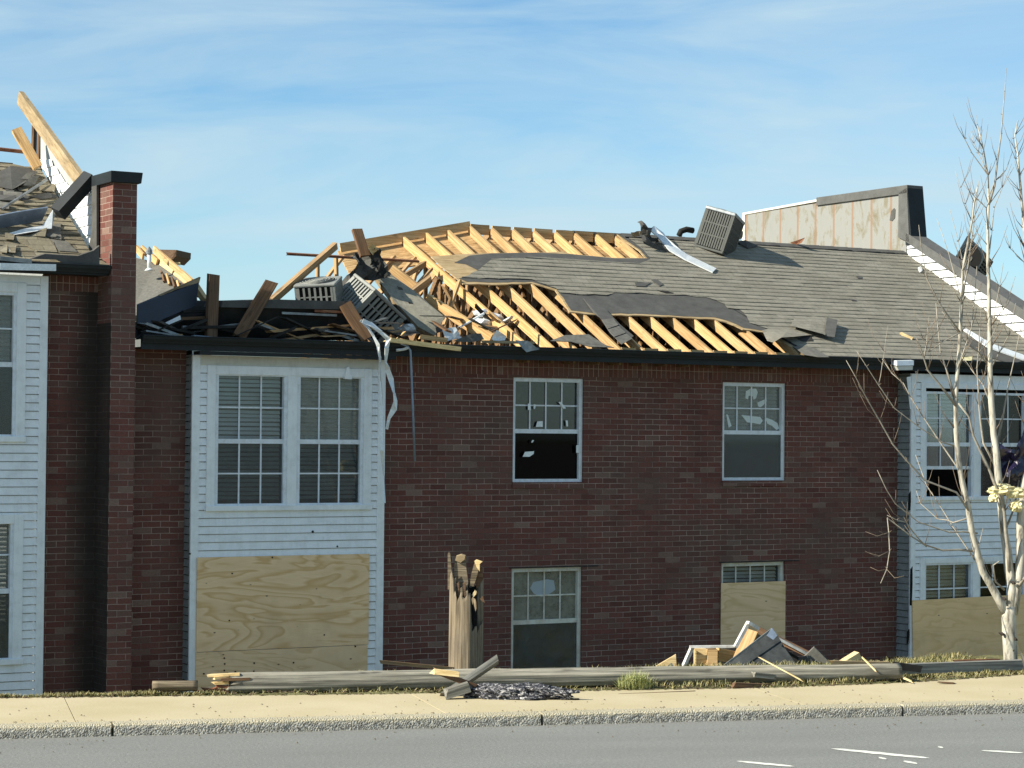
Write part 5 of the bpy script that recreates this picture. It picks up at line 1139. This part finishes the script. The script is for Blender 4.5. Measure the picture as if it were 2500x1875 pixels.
lumber('debris_plank', at(1850, 1537, 25.5), at(1975, 1598, 25.3), .05, .07, BROWN, None, 'W', label='dark plank sloping down right from the top of the pile', cat='plank', group=DP)
lumber('debris_plank', at(1880, 1548, 25.42), at(1985, 1604, 25.2), .03, .03, METALG, None, 'W', label='thin grey strip along the dark sloping plank', cat='strip', group=DP)
deb('grey_sheet', [(1962, 1605), (1988, 1580), (2030, 1622), (2032, 1650), (1985, 1650)], 25.0, (0, .02, .01), FELTLT, 'light grey flat sheet leaning at the right of the debris pile', 'sheet')
deb('felt_scrap', [(1938, 1650), (1950, 1608), (1970, 1600), (1985, 1650)], 24.9, (0, .03, .0), FELT, 'dark round scrap between the metal sheet and grey sheet', 'scrap')
deb('wood_wedge', [(1590, 1650), (1596, 1630), (1650, 1598), (1653, 1650)], 24.6, (0, .05, .0), SPLINT, 'orange wedge of split wood left of the white frame', 'wood')
deb('metal_corner', [(1610, 1640), (1640, 1618), (1653, 1640)], 24.52, (0, .02, 0), METALG, 'grey metal corner in front of the orange wood wedge', 'metal')
lumber('wood_block', at(2057, 1622, 24.8), at(2088, 1603, 24.9), .10, .08, SPLINT, None, 'W', broken=(.0, .06), label='small tan broken block right of the debris pile', cat='block', group=DP)

# ------------------------------------------------------------------ grass and litter along the verge
def gpt(e, q): g = gs(e)+q; return Vector((e, g, tz(e, g)))
rg = random.Random(17); m = MB()
def blade(p, h, lean, wd):
    a = rg.uniform(0, 6.283); d = Vector((math.cos(a), math.sin(a), 0)); s_ = Vector((-d.y, d.x, 0))*wd
    mid_ = p+d*lean*.4+Vector((0, 0, h*.6)); tip = p+d*lean+Vector((0, 0, h))
    m.add([p-s_, p+s_, mid_+s_*.7, mid_-s_*.7, tip], [(0, 1, 2, 3), (3, 2, 4)])
n_b = 0
while n_b < 24000:
    e = rg.uniform(-5.6, 6.3); left = e < -2.3; q = rg.uniform(-.03, .22 if left else 1.9)
    dens = .8*mnoise.noise(Vector((e*.9, q*1.2, 3)))+.5*mnoise.noise(Vector((e*11, q*11, 9)))+(.35 if e > 1.6 else .05)+(.25 if left else 0)
    if rg.random() > .35+dens: continue
    n_b += 1; blade(gpt(e, q), rg.uniform(.015, .06)*(1.15 if e > 1.6 else .85)*(1+.6*mnoise.noise(Vector((e*2.2, q*2, 1)))), rg.uniform(.01, .08), rg.uniform(.003, .006))
obj('grass', m, GRASS, None, 'K', kind='stuff', org=(0, 0, 0), recalc=False)
m = MB(); tc_ = gd(1555, 1684, .1, 'K')
for k in range(750):
    a, r_ = rg.uniform(0, 6.28), rg.random()**.6*.15; p = Vector((tc_.x+r_*math.cos(a)*1.2, tc_.y+.06+r_*math.sin(a)*.5, .09)); blade(p, rg.uniform(.06, .23)*(1-r_*2.2), rg.uniform(.02, .13), .004)
obj('grass_tuft', m, GRASSY, None, 'K', label='pale green bushy tuft of grass spilling over the sidewalk edge', cat='grass', org=tc_, recalc=False)
m = MB()
for k in range(2200):
    e = rg.uniform(-5.4, 6.2); q = abs(rg.gauss(0, .12))-.05 if rg.random() < .6 else rg.uniform(0, 1.2)
    if e < -2.3: q = min(q, .15)
    p = gpt(e, q)+Vector((0, 0, .055 if q < 0 else .015)); a = rg.uniform(0, 6.28); sz = rg.uniform(.008, .03)
    d = Vector((math.cos(a), math.sin(a), rg.uniform(-.3, .5)))*sz; s_ = Vector((-math.sin(a), math.cos(a), rg.uniform(-.3, .6)))*sz*.5
    m.add([p-d, p+s_, p+d, p-s_], [(0, 1, 2, 3)])
obj('leaf_litter', m, plain('leaf_litter', (.09, .062, .038), .95, .9, 20), None, 'K', kind='stuff', org=(0, 0, 0), recalc=False)
m = MB()
for k in range(420):
    e = rg.uniform(-5.5, 6.5); g = rg.choice((rg.uniform(.19, .26), rg.uniform(-.9, -.02), rg.uniform(.0, 1.2)))
    z = .104 if g > .17 else (.108 if g > 0 else .004)
    if 0 <= g <= .17: continue
    p = Vector((e, g, z)); sz = rg.uniform(.004, .013); m.add([p+Vector((-sz, 0, 0)), p+Vector((0, -sz*.6, 0)), p+Vector((sz, 0, 0)), p+Vector((0, sz*.6, 0)), p+Vector((0, 0, sz*.8))], [(0, 1, 4), (1, 2, 4), (2, 3, 4), (3, 0, 4)])
obj('grit', m, plain('grit', (.16, .13, .09), .95, .9, 20), None, 'K', kind='stuff', org=(0, 0, 0), recalc=False)

# ------------------------------------------------------------------ bare tree
TY = 24.4; tb0 = at(2468, 1625, TY)
tree = thing('bare_tree', 'bare pale young tree with many thin upright branches at the right edge', 'tree', Vector((tb0.x, TY, -.15)), 'W')
pxm = TY/F
BR = [  # points in the photograph, start depth, end depth, start and end radius in photo pixels
 ([(2468,1660),(2467,1600),(2464,1545),(2463,1500),(2464,1480)], 0, 0, 18.5, 17.5),
 ([(2460,1505),(2441,1468),(2420,1430),(2399,1395),(2386,1350),(2373,1300),(2364,1240),(2350,1180),(2339,1120),(2334,1050),(2333,985),(2338,900),(2344,820),(2348,740),(2350,660),(2362,600),(2373,540),(2388,450)], 0, -.5, 11.5, 1.6),
 ([(2468,1500),(2471,1440),(2463,1390),(2451,1300),(2443,1220),(2436,1150),(2426,1060),(2420,980),(2417,900),(2416,800),(2415,700),(2412,600),(2414,500),(2412,430),(2401,364),(2385,299)], 0, .3, 13.5, 1.2),
 ([(2414,500),(2428,455),(2435,395),(2444,330),(2448,280),(2453,225),(2457,166)], .25, .4, 4, .9),
 ([(2472,1500),(2486,1420),(2493,1350),(2491,1280),(2498,1200),(2510,1100),(2516,900),(2510,700),(2500,560),(2489,428),(2478,330),(2485,294)], 0, .5, 13, 1.3),
 ([(2464,1400),(2462,1350),(2452,1250),(2436,1199),(2417,1151),(2395,1104),(2376,1063),(2366,1018),(2340,985)], 0, -.4, 7, 3),
 ([(2333,990),(2297,942),(2265,904),(2256,876),(2246,844),(2238,825)], -.3, -.6, 4.2, 1.3),
 ([(2332,970),(2310,900),(2296,860),(2290,800),(2285,740)], -.3, -.2, 3.2, 1.2),
 ([(2364,1245),(2335,1202),(2259,1173),(2215,1126),(2180,1085),(2148,1028),(2120,980),(2110,961),(2066,880)], -.2, -.9, 3.8, 1.1),
 ([(2350,1180),(2338,1142),(2294,1078),(2224,971),(2205,935),(2176,910),(2154,876)], -.2, .2, 3.4, 1.1),
 ([(2334,1090),(2300,1080),(2240,1040),(2183,996),(2145,940),(2116,895),(2092,858)], -.2, -.6, 2.6, 1),
 ([(2386,1302),(2350,1298),(2319,1300),(2243,1275),(2186,1230),(2164,1195),(2142,1148)], -.1, -.6, 3.2, 1.1),
 ([(2378,1346),(2340,1342),(2302,1344),(2258,1330),(2221,1307),(2166,1265),(2170,1300),(2172,1345),(2165,1390),(2150,1424)], -.1, -.9, 3.6, 1.2),
 ([(2262,1335),(2240,1312),(2212,1275),(2190,1270),(2166,1258)], -.5, -.8, 2.2, 1),
 ([(2364,1265),(2327,1276),(2313,1270),(2289,1267),(2247,1229),(2237,1198)], -.1, .3, 2.6, 1),
 ([(2380,1367),(2335,1300),(2295,1235),(2262,1185),(2235,1110)], -.1, .6, 2.8, 1),
 ([(2344,811),(2294,742),(2262,678),(2249,602),(2243,549)], -.4, -.7, 3, .9),
 ([(2348,740),(2330,670),(2316,618),(2287,533)], -.4, 0, 2.2, .8),
 ([(2348,760),(2358,680),(2340,590),(2319,511)], -.4, -.2, 2.2, .8),
 ([(2350,720),(2363,653),(2385,489),(2390,441)], -.4, -.6, 2.4, .8),
 ([(2412,560),(2408,508),(2375,475),(2352,451)], .2, 0, 2.4, .8),
 ([(2413,460),(2412,428),(2373,374),(2355,339),(2345,309)], .2, .1, 2.4, .8),
 ([(2413,450),(2410,418),(2388,374),(2378,349),(2370,321)], .2, .4, 2, .8),
 ([(2414,480),(2430,441),(2457,413),(2472,369)], .2, .5, 2.2, .8),
 ([(2415,620),(2427,508),(2447,458),(2475,408)], .2, .6, 2.4, .8),
 ([(2500,540),(2492,468),(2462,433)], .5, .5, 1.8, .8),
 ([(2512,760),(2500,640),(2467,607),(2452,563)], .5, .3, 2.2, .8),
 ([(2416,860),(2425,780),(2440,700),(2450,640)], .3, .5, 2.2, .8),
 ([(2417,900),(2390,860),(2360,840),(2300,760)], .2, -.2, 2.4, .9),
 ([(2345,812),(2300,835),(2268,860),(2255,830),(2240,790)], -.4, -.5, 2.2, .9),
 ([(2338,900),(2352,860),(2372,800),(2380,720),(2385,650)], -.4, -.3, 2.6, .9),
 ([(2436,1150),(2400,1080),(2390,990),(2385,900),(2392,800),(2398,720)], .1, .2, 4.2, 1),
 ([(2430,1100),(2448,1020),(2462,940),(2480,860),(2492,800)], .2, .5, 3.6, 1),
 ([(2452,1300),(2476,1240),(2490,1160),(2505,1100)], .1, .3, 4, 1.5),
 ([(2417,905),(2440,860),(2462,820),(2480,740)], .3, .1, 2.4, .9),
 ([(2420,990),(2400,940),(2370,900),(2350,870),(2340,840)], .2, .6, 2.6, .9),
 ([(2398,1396),(2388,1370),(2390,1330),(2400,1290)], 0, .2, 3, 1),
 ([(2452,1440),(2430,1420),(2425,1380),(2440,1370)], 0, -.2, 4, 1.5),
 ([(2480,1440),(2510,1400),(2520,1350)], 0, -.2, 6, 3)]
rs_ = random.Random(12)
for k in range(9):                                     # thin upright shoots
    pts, d0, d1, r0, r1 = BR[rs_.choice((1, 2, 3, 4, 6, 8, 9, 10, 16, 18, 27, 28, 30, 31, 32))]
    i = rs_.randrange(len(pts)//3, len(pts)-1); x, y = pts[i]; L_ = rs_.uniform(60, 190); sx_ = rs_.uniform(-.55, .5); q = [(x, y)]
    for j in range(1, 6): q.append((x+sx_*L_*(j/5)**.75+rs_.uniform(-2, 2), y-L_*(j/5)**1.15))
    dd = d0+(d1-d0)*i/(len(pts)-1); BR.append((q, dd, dd+rs_.uniform(-.4, .4), 1.5, .55))
tm = MB(); bm_ = MB(); tw = MB(); rt_ = random.Random(31)
def wobble(pts, amp):
    out = []
    for a, b in zip(pts, pts[1:]):
        n = max(1, int(math.dist(a, b)/45))
        for k in range(n): out.append((a[0]+(b[0]-a[0])*k/n+(rt_.uniform(-amp, amp) if k else 0), a[1]+(b[1]-a[1])*k/n))
    return out+[pts[-1]]
for i, (pts, d0, d1, r0, r1) in enumerate(BR):
    pts = wobble(pts, min(2.2, r0*.3)); n = len(pts)
    P3 = [at(x, y, TY+d0+(d1-d0)*k/(n-1)) for k, (x, y) in enumerate(pts)]
    R_ = [(r0+(r1-r0)*(k/(n-1))**.8)*pxm*(1 if i in (0, 1, 2, 4) else .76) for k in range(n)]
    if i in (0, 1, 2, 4): tm.tube(P3, [r*(1+rt_.uniform(-.06, .06)) for r in R_], 12)
    else: bm_.tube(P3, R_, 7)
    if i:                                               # small twigs and buds
        k = max(1, n//3)
        while k < n-1:
            for _t in range(2 if rt_.random() < .75 else 0):
                a = P3[k]; d = (P3[k+1]-P3[k]).normalized(); sd_ = rt_.choice((-1, 1)); L_ = rt_.uniform(.10, .42)*(1 if r0 < 6 else 1.3)
                dv = (d*.75+Vector((rt_.choice((-1, 1))*rt_.uniform(.3, .8), rt_.uniform(-.4, .4), rt_.uniform(.1, .5)))).normalized(); q = a+dv*L_*.5+Vector((0, 0, .01)); tw.tube([a, q, q+(dv*.7+Vector((0, 0, .5))).normalized()*L_*.5], [R_[k]*.4+.0012, .0028, .0016], 5)
            for _ in range(2): tw.tube([P3[k]+Vector((0, 0, .0)), P3[k]+Vector((rt_.uniform(-.03, .03), rt_.uniform(-.02, .02), rt_.uniform(.0, .03)))], [.004, .002], 4)
            k += 1
obj('trunk', tm, BARK, tree, smooth=True); nb_ = len(bm_.f); kv = len(bm_.v); bm_.v += tw.v; bm_.f += [tuple(i+kv for i in f) for f in tw.f]
cr = obj('branches', bm_, BARKG, tree, smooth=True); cr.data.materials.append(TWIG)
for p_ in cr.data.polygons: p_.material_index = 1 if p_.index >= nb_ else 0
kn = MB()
for x, y, sx_, sy_ in ((2447, 1548, 9, 7), (2478, 1560, 8, 9), (2473, 1588, 7, 6), (2474, 1423, 8, 7), (2452, 1462, 6, 7)):
    c = at(x, y, TY-.06); kn.v += []; kn.tube([c+Vector((-sx_*pxm, 0, sy_*pxm*.5)), c, c+Vector((sx_*pxm, .03, -sy_*pxm*.4))], [.004, .022, .004], 7)
objs('bark_scar', kn, plain('bark_scar', (.045, .035, .028), .9), tree)
fo = thing('insulation_clump', 'pale yellow clump of insulation caught in the tree fork', 'insulation', at(2455, 1260, TY-.1), 'W')
for x, y, a, b, sd2 in ((2445, 1196, .14, .06, 1), (2478, 1204, .12, .06, 4), (2425, 1216, .045, .05, 7), (2482, 1236, .07, .06, 9)): obj('tuft', crumple(at(x, y, TY-.12), a, .10, b, sd2, 3, .45, 5), FOAM, fo)
ps = thing('plastic_sheet', 'torn dark blue black plastic sheet tangled in the tree above the insulation', 'plastic', at(2460, 1180, TY), 'W')
for px, t_, sd2 in (([(2414, 1072), (2432, 1068), (2455, 1092), (2480, 1100), (2510, 1060), (2512, 1170), (2480, 1175), (2448, 1160), (2440, 1130), (2425, 1100)], .15, 3), ([(2480, 1090), (2505, 1040), (2512, 1010), (2520, 1120), (2490, 1130)], .10, 6)):
    bmm = bmesh.new(); f = bmm.faces.new([bmm.verts.new(at(x, y, TY+.12)) for x, y in px]); bmesh.ops.triangulate(bmm, faces=bmm.faces[:])
    for _ in range(4): bmesh.ops.subdivide_edges(bmm, edges=[e for e in bmm.edges if e.calc_length() > .05], cuts=1); bmesh.ops.triangulate(bmm, faces=bmm.faces[:])
    for v in bmm.verts: v.co += Vector((.03*mnoise.noise(v.co*9), t_*mnoise.noise(v.co*7+Vector((sd2, 0, 0))), .03*mnoise.noise(v.co*11)))
    q = MB(); bmm.verts.index_update(); q.v = [v.co.copy() for v in bmm.verts]; q.f = [tuple(v.index for v in f.verts) for f in bmm.faces]; bmm.free(); obj('fold', q, PLAST, ps, recalc=False)
